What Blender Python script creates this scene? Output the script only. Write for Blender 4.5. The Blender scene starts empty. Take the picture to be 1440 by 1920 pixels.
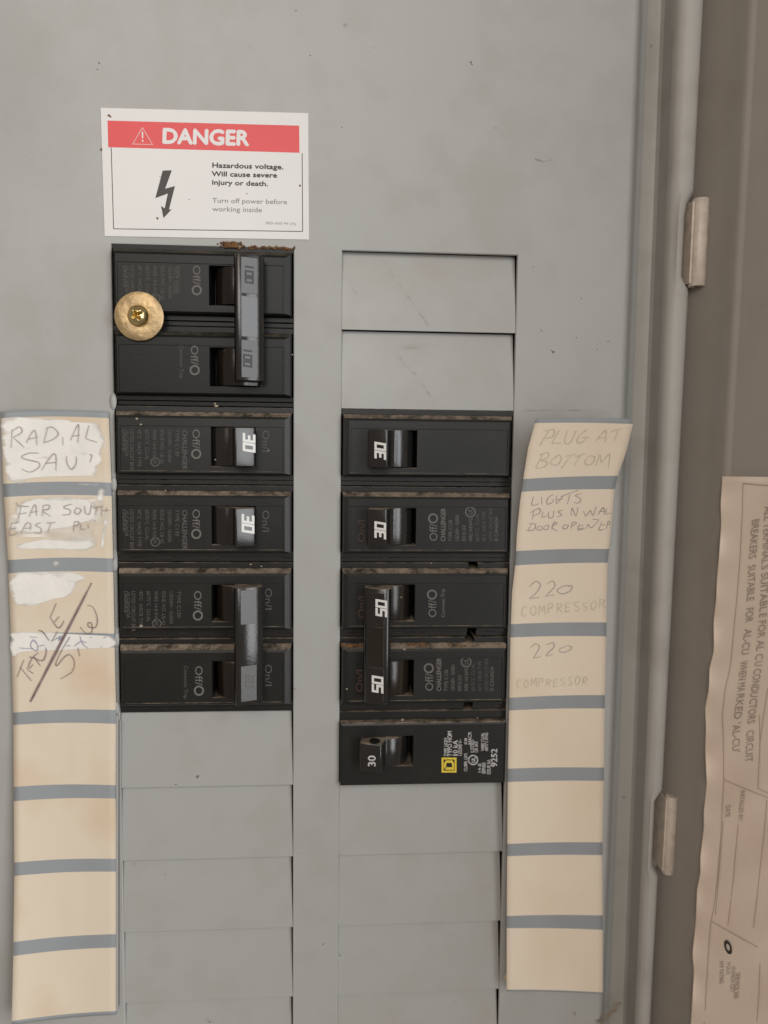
import bpy, bmesh, math, random
import numpy as np
from mathutils import Vector, Matrix, noise as mnoise
random.seed(7)
sc = bpy.context.scene
COL = sc.collection
MM = 0.001
# panel coordinates in millimetres: x to the right, v downwards, h out of the cover towards the viewer
# ---------------------------------------------------------------- camera
CX, CV, CH = 70.28, 63.45, 253.35
AA, BB, CC_ = math.radians(4.79), math.radians(-3.87), math.radians(0.63)
FPX = 1441.0
def rot(a, b, c):
    ca, sa, cb, sb, cc, s = math.cos(a), math.sin(a), math.cos(b), math.sin(b), math.cos(c), math.sin(c)
    Rx = np.array([[1,0,0],[0,ca,-sa],[0,sa,ca]]); Ry = np.array([[cb,0,sb],[0,1,0],[-sb,0,cb]]); Rz = np.array([[cc,-s,0],[s,cc,0],[0,0,1]])
    return Rz @ Rx @ Ry
RM = rot(AA, BB, CC_)
def w3(x, v, h): return Vector((x*MM, -h*MM, -v*MM))
def wdir(r): return Vector((r[0], r[2], -r[1]))
cam_d = bpy.data.cameras.new('camera'); cam = bpy.data.objects.new('camera', cam_d); COL.objects.link(cam)
rt, dn, fw = wdir(RM[0]), wdir(RM[1]), wdir(RM[2])
cam.matrix_world = Matrix.Translation(w3(CX, CV, CH)) @ Matrix((rt, -dn, -fw)).transposed().to_4x4()
cam_d.sensor_fit = 'HORIZONTAL'; cam_d.sensor_width = 36; cam_d.lens = 36*FPX/1440
cam_d.clip_start = 0.01; cam_d.clip_end = 50
cam_d.dof.use_dof = True; cam_d.dof.focus_distance = 0.246; cam_d.dof.aperture_fstop = 9
sc.camera = cam
# ---------------------------------------------------------------- light
wd = bpy.data.worlds.new('World'); sc.world = wd; wd.use_nodes = True
wb = wd.node_tree.nodes['Background']; wb.inputs[0].default_value = (1.0, 0.83, 0.68, 1); wb.inputs[1].default_value = 0.28
def area(name, pos, target, sx, sy, energy, col):
    d = bpy.data.lights.new(name, 'AREA'); d.shape = 'RECTANGLE'; d.size = sx; d.size_y = sy; d.energy = energy; d.color = col
    o = bpy.data.objects.new(name, d); COL.objects.link(o); o.location = pos
    o.rotation_euler = (Vector(target)-Vector(pos)).to_track_quat('-Z', 'Y').to_euler(); return o
TGT = w3(65, 110, 0)
def polar(az, el, r):
    a, e = math.radians(az), math.radians(el)
    return TGT + Vector((math.sin(a)*math.cos(e), -math.cos(a)*math.cos(e), math.sin(e)))*r
area('doorway_light', polar(43, 7, 1.5), TGT, 1.0, 1.6, 28, (0.95, 0.97, 1.0))
area('added_warm_fill', polar(-13, 26, 1.25), w3(130, 110, 0), 0.55, 0.6, 4.6, (1.0, 0.88, 0.76))  # added warm fill, not a real window; lifts rim, door and right side
area('added_centre_fill', w3(35, -120, 640), w3(65, 40, 0), 0.26, 0.30, 0.8, (0.88, 0.94, 1.0))  # added lamp behind the camera, brightens the middle of the cover
sc.view_settings.view_transform = 'Standard'; sc.view_settings.look = 'None'; sc.view_settings.gamma = 1
sc.view_settings.exposure = -0.16

# ---------------------------------------------------------------- pixel <-> panel helpers (layout only)
def ray(px, py):
    d = RM.T @ np.array([(px-720)/FPX, (py-960)/FPX, 1.0]); return d
def U(px, py, h=0.0):
    d = ray(px, py); t = (CH - h)/d[2]; return (CX+d[0]*t, CV+d[1]*t, h)
def on_plane(px, py, p0, n):          # p0, n in (x, v, h)
    d = ray(px, py); d = np.array([d[0], d[1], -d[2]]); c = np.array([CX, CV, CH])
    t = np.dot(np.array(p0)-c, n)/np.dot(d, n); return tuple(c+d*t)

# ---------------------------------------------------------------- materials
def new_mat(name):
    m = bpy.data.materials.new(name); m.use_nodes = True; return m, m.node_tree.nodes, m.node_tree.links
def simple(name, col, rough=0.5, metal=0.0, spec=0.5, bump=0.0, bscale=900, var=0.0, vscale=60):
    m, N, L = new_mat(name); b = N['Principled BSDF']
    b.inputs['Base Color'].default_value = (*col, 1); b.inputs['Roughness'].default_value = rough
    b.inputs['Metallic'].default_value = metal; b.inputs['Specular IOR Level'].default_value = spec
    tc = N.new('ShaderNodeTexCoord')
    if var:
        n = N.new('ShaderNodeTexNoise'); n.inputs['Scale'].default_value = vscale; n.inputs['Detail'].default_value = 5
        L.new(tc.outputs['Object'], n.inputs['Vector'])
        r = N.new('ShaderNodeMapRange'); r.inputs['From Min'].default_value = 0.3; r.inputs['From Max'].default_value = 0.7
        r.inputs['To Min'].default_value = 1-var; r.inputs['To Max'].default_value = 1+var
        mx = N.new('ShaderNodeVectorMath'); mx.operation = 'SCALE'; mx.inputs[0].default_value = col
        L.new(n.outputs['Fac'], r.inputs['Value']); L.new(r.outputs[0], mx.inputs['Scale']); L.new(mx.outputs[0], b.inputs['Base Color'])
    if bump:
        n = N.new('ShaderNodeTexNoise'); n.inputs['Scale'].default_value = bscale; n.inputs['Detail'].default_value = 3
        L.new(tc.outputs['Object'], n.inputs['Vector'])
        bm_ = N.new('ShaderNodeBump'); bm_.inputs['Strength'].default_value = bump; bm_.inputs['Distance'].default_value = 0.0003
        L.new(n.outputs['Fac'], bm_.inputs['Height']); L.new(bm_.outputs[0], b.inputs['Normal'])
    return m
def paint(name, base, stain, amount=0.5, rough=0.42, bump=0.12):
    """enamel paint on sheet metal with faint grime"""
    m, N, L = new_mat(name); b = N['Principled BSDF']; tc = N.new('ShaderNodeTexCoord')
    n1 = N.new('ShaderNodeTexNoise'); n1.inputs['Scale'].default_value = 14; n1.inputs['Detail'].default_value = 7; n1.inputs['Roughness'].default_value = 0.6
    n2 = N.new('ShaderNodeTexNoise'); n2.inputs['Scale'].default_value = 70; n2.inputs['Detail'].default_value = 4
    L.new(tc.outputs['Object'], n1.inputs['Vector']); L.new(tc.outputs['Object'], n2.inputs['Vector'])
    mu = N.new('ShaderNodeMath'); mu.operation = 'MULTIPLY'; L.new(n1.outputs['Fac'], mu.inputs[0]); L.new(n2.outputs['Fac'], mu.inputs[1])
    cr = N.new('ShaderNodeMapRange'); cr.inputs['From Min'].default_value = 0.22; cr.inputs['From Max'].default_value = 0.42; cr.inputs['To Max'].default_value = amount
    L.new(mu.outputs[0], cr.inputs['Value'])
    mx = N.new('ShaderNodeMix'); mx.data_type = 'RGBA'; mx.inputs['A'].default_value = (*base, 1); mx.inputs['B'].default_value = (*stain, 1)
    L.new(cr.outputs[0], mx.inputs['Factor'])
    # fine fly specks
    vo = N.new('ShaderNodeTexVoronoi'); vo.inputs['Scale'].default_value = 95; L.new(tc.outputs['Object'], vo.inputs['Vector'])
    sp = N.new('ShaderNodeMapRange'); sp.inputs['From Min'].default_value = 0.05; sp.inputs['From Max'].default_value = 0.075; sp.inputs['To Min'].default_value = 0.35; sp.inputs['To Max'].default_value = 0
    L.new(vo.outputs['Distance'], sp.inputs['Value'])
    m2 = N.new('ShaderNodeMix'); m2.data_type = 'RGBA'; m2.inputs['B'].default_value = (0.09, 0.075, 0.055, 1)
    gate = N.new('ShaderNodeMath'); gate.operation = 'GREATER_THAN'; gate.inputs[1].default_value = 0.9
    sepc = N.new('ShaderNodeSeparateColor'); L.new(vo.outputs['Color'], sepc.inputs[0]); L.new(sepc.outputs[0], gate.inputs[0])
    g2 = N.new('ShaderNodeMath'); g2.operation = 'MULTIPLY'; L.new(sp.outputs[0], g2.inputs[0]); L.new(gate.outputs[0], g2.inputs[1])
    L.new(mx.outputs['Result'], m2.inputs['A']); L.new(g2.outputs[0], m2.inputs['Factor'])
    L.new(m2.outputs['Result'], b.inputs['Base Color'])
    rr = N.new('ShaderNodeMapRange'); rr.inputs['To Min'].default_value = rough-0.08; rr.inputs['To Max'].default_value = rough+0.14
    L.new(n1.outputs['Fac'], rr.inputs['Value']); L.new(rr.outputs[0], b.inputs['Roughness'])
    nb = N.new('ShaderNodeTexNoise'); nb.inputs['Scale'].default_value = 420; nb.inputs['Detail'].default_value = 2; L.new(tc.outputs['Object'], nb.inputs['Vector'])
    nb2 = N.new('ShaderNodeTexNoise'); nb2.inputs['Scale'].default_value = 25; nb2.inputs['Detail'].default_value = 2; L.new(tc.outputs['Object'], nb2.inputs['Vector'])
    ad = N.new('ShaderNodeMath'); ad.operation = 'MULTIPLY_ADD'; ad.inputs[1].default_value = 10; L.new(nb2.outputs['Fac'], ad.inputs[0]); L.new(nb.outputs['Fac'], ad.inputs[2])
    bu = N.new('ShaderNodeBump'); bu.inputs['Strength'].default_value = bump; bu.inputs['Distance'].default_value = 0.0003
    L.new(ad.outputs[0], bu.inputs['Height']); L.new(bu.outputs[0], b.inputs['Normal'])
    return m
def plastic(name, base, dust=(0.27, 0.21, 0.155), rough=0.42, film=0.35, spec=0.5):
    """black moulded plastic; dust lies on upward facing ledges, a thin film elsewhere"""
    m, N, L = new_mat(name); b = N['Principled BSDF']; tc = N.new('ShaderNodeTexCoord'); ge = N.new('ShaderNodeNewGeometry')
    sx = N.new('ShaderNodeSeparateXYZ'); L.new(ge.outputs['True Normal'], sx.inputs[0])
    n1 = N.new('ShaderNodeTexNoise'); n1.inputs['Scale'].default_value = 210; n1.inputs['Detail'].default_value = 7; n1.inputs['Roughness'].default_value = 0.75
    L.new(tc.outputs['Object'], n1.inputs['Vector'])
    up = N.new('ShaderNodeMapRange'); up.inputs['From Min'].default_value = 0.5; up.inputs['From Max'].default_value = 0.88
    L.new(sx.outputs['Z'], up.inputs['Value'])
    nr = N.new('ShaderNodeMapRange'); nr.inputs['From Min'].default_value = 0.38; nr.inputs['From Max'].default_value = 0.6; nr.inputs['To Min'].default_value = 0.12
    L.new(n1.outputs['Fac'], nr.inputs['Value'])
    mu = N.new('ShaderNodeMath'); mu.operation = 'MULTIPLY'; L.new(up.outputs[0], mu.inputs[0]); L.new(nr.outputs[0], mu.inputs[1])
    n2 = N.new('ShaderNodeTexNoise'); n2.inputs['Scale'].default_value = 55; n2.inputs['Detail'].default_value = 8; L.new(tc.outputs['Object'], n2.inputs['Vector'])
    fr = N.new('ShaderNodeMapRange'); fr.inputs['From Min'].default_value = 0.35; fr.inputs['From Max'].default_value = 0.75; fr.inputs['To Max'].default_value = film*0.3
    L.new(n2.outputs['Fac'], fr.inputs['Value'])
    ad = N.new('ShaderNodeMath'); ad.operation = 'ADD'; ad.use_clamp = True; L.new(mu.outputs[0], ad.inputs[0]); L.new(fr.outputs[0], ad.inputs[1])
    mx = N.new('ShaderNodeMix'); mx.data_type = 'RGBA'; mx.inputs['A'].default_value = (*base, 1); mx.inputs['B'].default_value = (*dust, 1)
    L.new(ad.outputs[0], mx.inputs['Factor']); L.new(mx.outputs['Result'], b.inputs['Base Color'])
    rr = N.new('ShaderNodeMapRange'); rr.inputs['To Min'].default_value = rough; rr.inputs['To Max'].default_value = 0.95; L.new(ad.outputs[0], rr.inputs['Value']); L.new(rr.outputs[0], b.inputs['Roughness'])
    b.inputs['Specular IOR Level'].default_value = spec
    nb = N.new('ShaderNodeTexNoise'); nb.inputs['Scale'].default_value = 1400; L.new(tc.outputs['Object'], nb.inputs['Vector'])
    bu = N.new('ShaderNodeBump'); bu.inputs['Strength'].default_value = 0.12; bu.inputs['Distance'].default_value = 0.0002
    L.new(nb.outputs['Fac'], bu.inputs['Height']); L.new(bu.outputs[0], b.inputs['Normal'])
    return m
def paper(name, base, stain, amount=0.4, scale=30):
    m, N, L = new_mat(name); b = N['Principled BSDF']; tc = N.new('ShaderNodeTexCoord')
    n1 = N.new('ShaderNodeTexNoise'); n1.inputs['Scale'].default_value = scale; n1.inputs['Detail'].default_value = 6
    n2 = N.new('ShaderNodeTexNoise'); n2.inputs['Scale'].default_value = 1500; n2.inputs['Detail'].default_value = 3
    L.new(tc.outputs['Object'], n1.inputs['Vector']); L.new(tc.outputs['Object'], n2.inputs['Vector'])
    cr = N.new('ShaderNodeMapRange'); cr.inputs['From Min'].default_value = 0.48; cr.inputs['From Max'].default_value = 0.72; cr.inputs['To Max'].default_value = amount; L.new(n1.outputs['Fac'], cr.inputs['Value'])
    mx = N.new('ShaderNodeMix'); mx.data_type = 'RGBA'; mx.inputs['A'].default_value = (*base, 1); mx.inputs['B'].default_value = (*stain, 1)
    L.new(cr.outputs[0], mx.inputs['Factor']); L.new(mx.outputs['Result'], b.inputs['Base Color'])
    b.inputs['Roughness'].default_value = 0.8; b.inputs['Specular IOR Level'].default_value = 0.25
    bu = N.new('ShaderNodeBump'); bu.inputs['Strength'].default_value = 0.2; bu.inputs['Distance'].default_value = 0.00015
    L.new(n2.outputs['Fac'], bu.inputs['Height']); L.new(bu.outputs[0], b.inputs['Normal'])
    return m
M = {}
M['cover'] = paint('grey_enamel', (0.33, 0.333, 0.32), (0.26, 0.235, 0.19), 0.32)
M['flap'] = paint('grey_enamel_plate', (0.33, 0.333, 0.32), (0.29, 0.255, 0.2), 0.4, 0.34)
M['frame'] = paint('grey_enamel_frame', (0.40, 0.388, 0.36), (0.2, 0.17, 0.13), 0.35, 0.5)
M['door'] = paint('grey_enamel_door', (0.29, 0.262, 0.232), (0.23, 0.2, 0.16), 0.4, 0.5)
M['steel'] = simple('painted_hinge', (0.52, 0.45, 0.38), 0.36, 0.0, bump=0.2, var=0.15, vscale=300)
M['black'] = plastic('black_plastic', (0.008, 0.0088, 0.008), film=0.07, rough=0.36, spec=0.38)
M['black_clean'] = plastic('black_plastic_clean', (0.008, 0.0088, 0.008), dust=(0.07, 0.06, 0.045), film=0.05, rough=0.36, spec=0.22)
M['black2'] = plastic('black_plastic_glossier', (0.010, 0.010, 0.010), film=0.05, rough=0.2, spec=0.65)
M['drum'] = plastic('dark_pivot_plastic', (0.012, 0.009, 0.007), film=0.06, rough=0.22)
M['print'] = simple('grey_print', (0.12, 0.111, 0.102), 0.7)
M['print_dim'] = simple('worn_grey_print', (0.072, 0.066, 0.061), 0.7)
M['print_red'] = simple('faded_red_print', (0.085, 0.045, 0.035), 0.7)
M['white'] = simple('white_ink', (0.66, 0.66, 0.64), 0.5)
M['white_worn'] = simple('white_worn_ink', (0.42, 0.41, 0.40), 0.6, var=0.3, vscale=700)
M['yellow'] = simple('yellow_ink', (0.62, 0.47, 0.04), 0.5)
M['hole'] = simple('deep_black', (0.004, 0.004, 0.004), 0.9, spec=0.1)
M['insert'] = plastic('grey_label_insert', (0.05, 0.052, 0.052), film=0.2, rough=0.3)
M['label'] = simple('white_vinyl', (0.60, 0.595, 0.58), 0.38, bump=0.05, var=0.02, vscale=40)
M['red'] = simple('red_vinyl', (0.60, 0.05, 0.055), 0.42, var=0.03)
M['ink'] = simple('black_ink', (0.035, 0.033, 0.03), 0.5)
M['ink_light'] = simple('grey_ink', (0.21, 0.21, 0.205), 0.5)
M['card'] = paper('cream_card', (0.60, 0.52, 0.41), (0.50, 0.33, 0.17), 0.5)
M['card2'] = paper('cream_card_clean', (0.665, 0.575, 0.46), (0.60, 0.47, 0.33), 0.4)
M['band'] = simple('blue_grey_band', (0.24, 0.257, 0.27), 0.6, bump=0.1, var=0.05)
M['fluid'] = simple('correction_fluid', (0.66, 0.64, 0.595), 0.6, bump=0.6, bscale=350, var=0.05, vscale=120)
M['fluid_thin'] = simple('correction_fluid_thin', (0.62, 0.56, 0.47), 0.65, bump=0.5, bscale=350, var=0.08, vscale=150)
def fluid(name, col, cover):
    m = simple(name, col, 0.6, bump=0.6, bscale=350, var=0.05, vscale=120); N, L = m.node_tree.nodes, m.node_tree.links
    b = N['Principled BSDF']; out = N['Material Output']; at = N.new('ShaderNodeAttribute'); at.attribute_name = 'fade'; tc = N.new('ShaderNodeTexCoord')
    mp = N.new('ShaderNodeMapping'); mp.inputs['Scale'].default_value = (110, 110, 420); mp.inputs['Rotation'].default_value = (0, 0.15, 0)
    n = N.new('ShaderNodeTexNoise'); n.inputs['Scale'].default_value = 1; n.inputs['Detail'].default_value = 5
    L.new(tc.outputs['Object'], mp.inputs[0]); L.new(mp.outputs[0], n.inputs['Vector'])
    a = N.new('ShaderNodeMath'); a.operation = 'MULTIPLY_ADD'; a.inputs[1].default_value = 2.6; a.inputs[2].default_value = -1.3+cover; L.new(n.outputs['Fac'], a.inputs[0])
    c = N.new('ShaderNodeMath'); c.operation = 'ADD'; L.new(a.outputs[0], c.inputs[0]); L.new(at.outputs['Fac'], c.inputs[1])
    r_ = N.new('ShaderNodeMapRange'); r_.inputs['From Min'].default_value = 0.25; r_.inputs['From Max'].default_value = 1.25; L.new(c.outputs[0], r_.inputs['Value'])
    tr = N.new('ShaderNodeBsdfTransparent'); mx = N.new('ShaderNodeMixShader'); L.new(r_.outputs[0], mx.inputs[0]); L.new(tr.outputs[0], mx.inputs[1]); L.new(b.outputs[0], mx.inputs[2]); L.new(mx.outputs[0], out.inputs[0])
    return m
M['fluid'] = fluid('correction_fluid', (0.68, 0.66, 0.615), 0.62)
M['fluid_thin'] = fluid('correction_fluid_thin', (0.70, 0.655, 0.58), -0.1)
def scuff(name, col, cover, sc_=260):
    m = fluid(name, col, cover); return m
M['stain'] = fluid('ochre_stain', (0.50, 0.33, 0.16), -0.1)
M['rust'] = fluid('rust_stain', (0.16, 0.11, 0.055), -0.1)
M['emboss'] = simple('worn_dark_rating', (0.03, 0.032, 0.035), 0.5, spec=0.4)
M['scuff'] = scuff('paint_scuff', (0.31, 0.30, 0.27), -0.25)
M['pencil'] = simple('pencil', (0.31, 0.28, 0.265), 0.6, var=0.25, vscale=500)
M['pencil_faint'] = simple('faint_pencil', (0.50, 0.425, 0.33), 0.6, var=0.15, vscale=500)
M['pen'] = simple('purple_pen', (0.20, 0.14, 0.14), 0.5, var=0.3, vscale=500)
M['pen_blue'] = simple('blue_pen', (0.22, 0.235, 0.36), 0.5, var=0.3, vscale=500)
M['sheet'] = paper('door_paper', (0.78, 0.665, 0.56), (0.64, 0.49, 0.37), 0.35, 25)
M['sheet_ink'] = simple('door_paper_ink', (0.40, 0.325, 0.28), 0.7)
M['sheet_line'] = simple('door_paper_line', (0.47, 0.36, 0.29), 0.7)
M['brass'] = simple('brass_screw', (0.62, 0.50, 0.25), 0.24, 1.0, bump=0.1, var=0.12, vscale=200)
M['washer'] = simple('yellow_zinc_washer', (0.42, 0.30, 0.155), 0.42, 0.55, bump=0.8, bscale=600, var=0.4, vscale=210)
M['mud'] = simple('dried_mud', (0.15, 0.075, 0.028), 0.95, bump=1.0, bscale=900, var=0.4, vscale=400)
M['dirt'] = simple('dirt_speck', (0.15, 0.135, 0.11), 0.9)
M['edge'] = simple('bare_edge', (0.25, 0.24, 0.225), 0.4, var=0.1)
M['wall'] = simple('plaster', (0.45, 0.40, 0.33), 0.9, bump=0.4, bscale=60, var=0.06, vscale=8)

# ---------------------------------------------------------------- mesh helpers
class MB:
    def __init__(s): s.v = []; s.f = []; s.mi = []; s.mats = []; s.fade = None
    def mat(s, m):
        if m not in s.mats: s.mats.append(m)
        return s.mats.index(m)
    def poly(s, pts, m=None):
        i = len(s.v); s.v += [w3(*p) for p in pts]; s.f.append(tuple(range(i, i+len(pts)))); s.mi.append(s.mat(m) if m else 0)
    def mesh(s, verts, faces, m=None):
        i = len(s.v); s.v += [w3(*p) for p in verts]; k = s.mat(m) if m else 0
        for f in faces: s.f.append(tuple(i+j for j in f)); s.mi.append(k)
    def box(s, x0, x1, v0, v1, h0, h1, m=None):
        c = [(x, v, h) for h in (h0, h1) for v in (v0, v1) for x in (x0, x1)]
        s.mesh(c, [(0,1,3,2),(4,6,7,5),(0,4,5,1),(2,3,7,6),(0,2,6,4),(1,5,7,3)], m)
    def rings(s, rings, m=None, cap0=True, cap1=True):
        n = len(rings[0]); vs = [p for r in rings for p in r]; fs = []
        for k in range(len(rings)-1):
            for i in range(n):
                j = (i+1) % n; fs.append((k*n+i, k*n+j, (k+1)*n+j, (k+1)*n+i))
        if cap0: fs.append(tuple(range(n))[::-1])
        if cap1: fs.append(tuple((len(rings)-1)*n+i for i in range(n)))
        s.mesh(vs, fs, m)
    def build(s, name, mat, parent=None, smooth=False, bevel=0.0, recalc=True, segs=2, angle=35, front=False):
        me = bpy.data.meshes.new(name)
        me.from_pydata([tuple(p) for p in s.v], [], s.f)
        if not s.mats: s.mats = [mat]
        for m in s.mats: me.materials.append(M[m] if isinstance(m, str) else m)
        me.polygons.foreach_set('material_index', s.mi)
        bm = bmesh.new(); bm.from_mesh(me)
        if recalc or bevel:
            bmesh.ops.remove_doubles(bm, verts=bm.verts, dist=1e-6)
            bmesh.ops.recalc_face_normals(bm, faces=bm.faces)
        if front:      # sheet faces all look out of the panel
            for f in bm.faces:
                if f.normal.y > 1e-3: f.normal_flip()
        if bevel:
            es = [e for e in bm.edges if len(e.link_faces) == 2 and e.calc_face_angle(0) > math.radians(angle)]
            bmesh.ops.bevel(bm, geom=es, offset=bevel*MM, segments=segs, profile=0.5, affect='EDGES', clamp_overlap=True)
        bm.to_mesh(me); bm.free()
        if smooth:
            me.polygons.foreach_set('use_smooth', [True]*len(me.polygons))
            me.set_sharp_from_angle(angle=math.radians(40))
        if s.fade:
            at = me.attributes.new('fade', 'FLOAT', 'POINT'); at.data.foreach_set('value', s.fade)
        o = bpy.data.objects.new(name, me); COL.objects.link(o)
        if parent: o.parent = parent; o.matrix_parent_inverse = parent.matrix_world.inverted()
        return o
def empty(name, x, v, h, label, cat, group=None):
    o = bpy.data.objects.new(name, None); COL.objects.link(o); o.empty_display_size = 0.01
    o.location = w3(x, v, h); o.matrix_world = Matrix.Translation(w3(x, v, h))
    o['label'] = label; o['category'] = cat
    if group: o['group'] = group
    return o
def tag(o, label, cat, group=None):
    o['label'] = label; o['category'] = cat
    if group: o['group'] = group
    return o

# text: outlines of the built-in font in a unit system, cached
_tc = {}
def text_geo(s):
    if s not in _tc:
        cu = bpy.data.curves.new('t', 'FONT'); cu.body = s; cu.size = 1; cu.resolution_u = 3
        ob = bpy.data.objects.new('t', cu); me = bpy.data.meshes.new_from_object(ob)
        vs = [(q.co.x, q.co.y) for q in me.vertices]; fs = [tuple(p.vertices) for p in me.polygons]
        w = max([a for a, b in vs] + [0.001]); _tc[s] = (vs, fs, w)
        bpy.data.objects.remove(ob); bpy.data.curves.remove(cu); bpy.data.meshes.remove(me)
    return _tc[s]
CAP = 0.70
def put_text(mb, s, p0, p1, hgt, mapper, m, bold=0.0, slant=0.0):
    """fit string s from pixel p0 to pixel p1 (baseline), cap height hgt px; up = left-hand normal of the run"""
    vs, fs, w = text_geo(s)
    dx, dy = p1[0]-p0[0], p1[1]-p0[1]; L = math.hypot(dx, dy); ex, ey = dx/L, dy/L; ux, uy = ey, -ex
    offs = [(0, 0)] if not bold else [(-bold, 0), (bold, 0), (0, bold), (0, -bold)]
    for k, (ox, oy) in enumerate(offs):
        out = []
        for a, b in vs:
            t = a/w*L + b/CAP*hgt*slant; u = b/CAP*hgt
            x = p0[0]+ex*t+ux*u+ox; y = p0[1]+ey*t+uy*u+oy
            q = mapper(x, y); out.append((q[0], q[1], q[2]+0.004*k))
        mb.mesh(out, fs, m)
def ribbon(mb, pts, w, mapper, m, taper=False, dh=0.0):
    n = len(pts)
    if n < 2: return
    L_, R_ = [], []
    for i, (x, y) in enumerate(pts):
        a = pts[max(0, i-1)]; b = pts[min(n-1, i+1)]
        dx, dy = b[0]-a[0], b[1]-a[1]; d = math.hypot(dx, dy) or 1
        k = 1.0
        if 0 < i < n-1:
            d1 = math.atan2(y-a[1], x-a[0]); d2 = math.atan2(b[1]-y, b[0]-x); c = math.cos((d2-d1)/2); k = 1/max(0.6, abs(c))
        ww = w*0.5*k*(0.55+0.45*math.sin(math.pi*min(max(i/(n-1), .08), .92)) if taper else 1)
        nx, ny = -dy/d*ww, dx/d*ww
        ex, ey = 0, 0
        if not taper and i == 0: ex, ey = -dx/d*0, 0
        for lst, sg in ((L_, 1), (R_, -1)):
            q = mapper(x+nx*sg, y+ny*sg); lst.append((q[0], q[1], q[2]+dh))
    mb.mesh(L_+R_, [(i, i+1, n+i+1, n+i) for i in range(n-1)], m)
def smooth_line(pts, k=4):
    """Catmull-Rom"""
    if len(pts) < 3: return pts
    P = [pts[0]]+list(pts)+[pts[-1]]; out = []
    for i in range(1, len(P)-2):
        p0, p1, p2, p3 = P[i-1], P[i], P[i+1], P[i+2]
        for j in range(k):
            t = j/k
            out.append(tuple(0.5*((2*p1[c])+(-p0[c]+p2[c])*t+(2*p0[c]-5*p1[c]+4*p2[c]-p3[c])*t*t+(-p0[c]+3*p1[c]-3*p2[c]+p3[c])*t**3) for c in (0, 1)))
    out.append(tuple(pts[-1])); return out
# hand-lettering strokes, unit box, y up
ST = {'A': [[(0,0),(.45,1),(.95,0)],[(.15,.4),(.8,.42)]], 'B': [[(.05,0),(.15,1)],[(.12,.98),(.7,.95),(.75,.65),(.12,.52)],[(.12,.52),(.85,.42),(.75,.02),(.03,0)]],
'C': [[(.85,.85),(.5,1),(.1,.6),(.15,.12),(.5,0),(.85,.15)]], 'D': [[(.1,0),(.1,1)],[(0,.98),(.6,.92),(.95,.55),(.7,.12),(.05,.02)]],
'E': [[(.1,0),(.15,1)],[(.12,1),(.85,1)],[(.12,.52),(.7,.55)],[(.1,0),(.85,.02)]], 'F': [[(.1,0),(.15,1)],[(.12,1),(.95,1)],[(.12,.5),(.7,.52)]],
'G': [[(.85,.85),(.5,1),(.1,.6),(.15,.12),(.5,0),(.85,.3)],[(.5,.4),(.95,.4)]], 'H': [[(.1,0),(.15,1)],[(.8,0),(.85,1)],[(.1,.5),(.85,.5)]],
'I': [[(.5,0),(.5,1)]], 'L': [[(.15,1),(.1,.05)],[(.1,.03),(.9,.08)]], 'M': [[(.02,0),(.12,1)],[(.12,1),(.5,.35),(.88,1)],[(.88,1),(1,0)]],
'N': [[(.08,0),(.1,1)],[(.1,1),(.85,.03)],[(.85,0),(.9,1)]], 'O': [[(.5,1),(.1,.7),(.12,.2),(.5,0),(.88,.3),(.85,.75),(.5,1)]],
'P': [[(.1,0),(.15,1)],[(.1,.98),(.75,.95),(.8,.6),(.12,.48)]], 'R': [[(.1,0),(.15,1)],[(.1,.98),(.75,.95),(.8,.6),(.12,.5)],[(.3,.5),(.95,0)]],
'S': [[(.85,.9),(.5,1),(.12,.8),(.45,.52),(.85,.3),(.6,.02),(.08,.1)]], 'T': [[(.5,0),(.52,1)],[(0,1),(1,.98)]], 'U': [[(.1,1),(.1,.3),(.45,0),(.82,.3),(.88,1)]],
'W': [[(0,1),(.25,.02),(.5,.6),(.75,.02),(1,1)]], '2': [[(.08,.75),(.4,1),(.75,.75),(.1,.05)],[(.1,.03),(.85,.08)]], '0': [[(.5,1),(.1,.75),(.1,.25),(.5,0),(.9,.3),(.9,.75),(.5,1)]],
"'": [[(.3,1),(.6,.8),(.4,.5)]], '-': [[(.1,.5),(.8,.5)]]}
def hand(mb, s, p0, p1, hgt, mapper, m, w=1.4, jit=0.07, slant=0.1, fill=0.72, curved='BCDGOPRSUJ20\''):
    n = len(s); dx, dy = p1[0]-p0[0], p1[1]-p0[1]; L = math.hypot(dx, dy); ex, ey = dx/L, dy/L; ux, uy = ey, -ex; cw = L/n
    for i, ch in enumerate(s):
        if ch == ' ' or ch not in ST: continue
        hs = 1+random.uniform(-.12, .12); oy = random.uniform(-.07, .07)*hgt
        for st in ST[ch]:
            pts = []
            for a, b in st:
                a += random.uniform(-jit, jit); b += random.uniform(-jit, jit)
                t = (i+0.1)*cw+a*cw*fill+b*hgt*slant; u = b*hgt*hs+oy
                pts.append((p0[0]+ex*t+ux*u, p0[1]+ey*t+uy*u))
            if ch in curved and len(pts) > 2: pts = smooth_line(pts)
            elif len(pts) == 2:
                a, b = pts; pts = [a, ((a[0]+b[0])/2+random.uniform(-.5, .5), (a[1]+b[1])/2+random.uniform(-.5, .5)), b]
            ribbon(mb, pts, w, mapper, m, taper=True)
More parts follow.
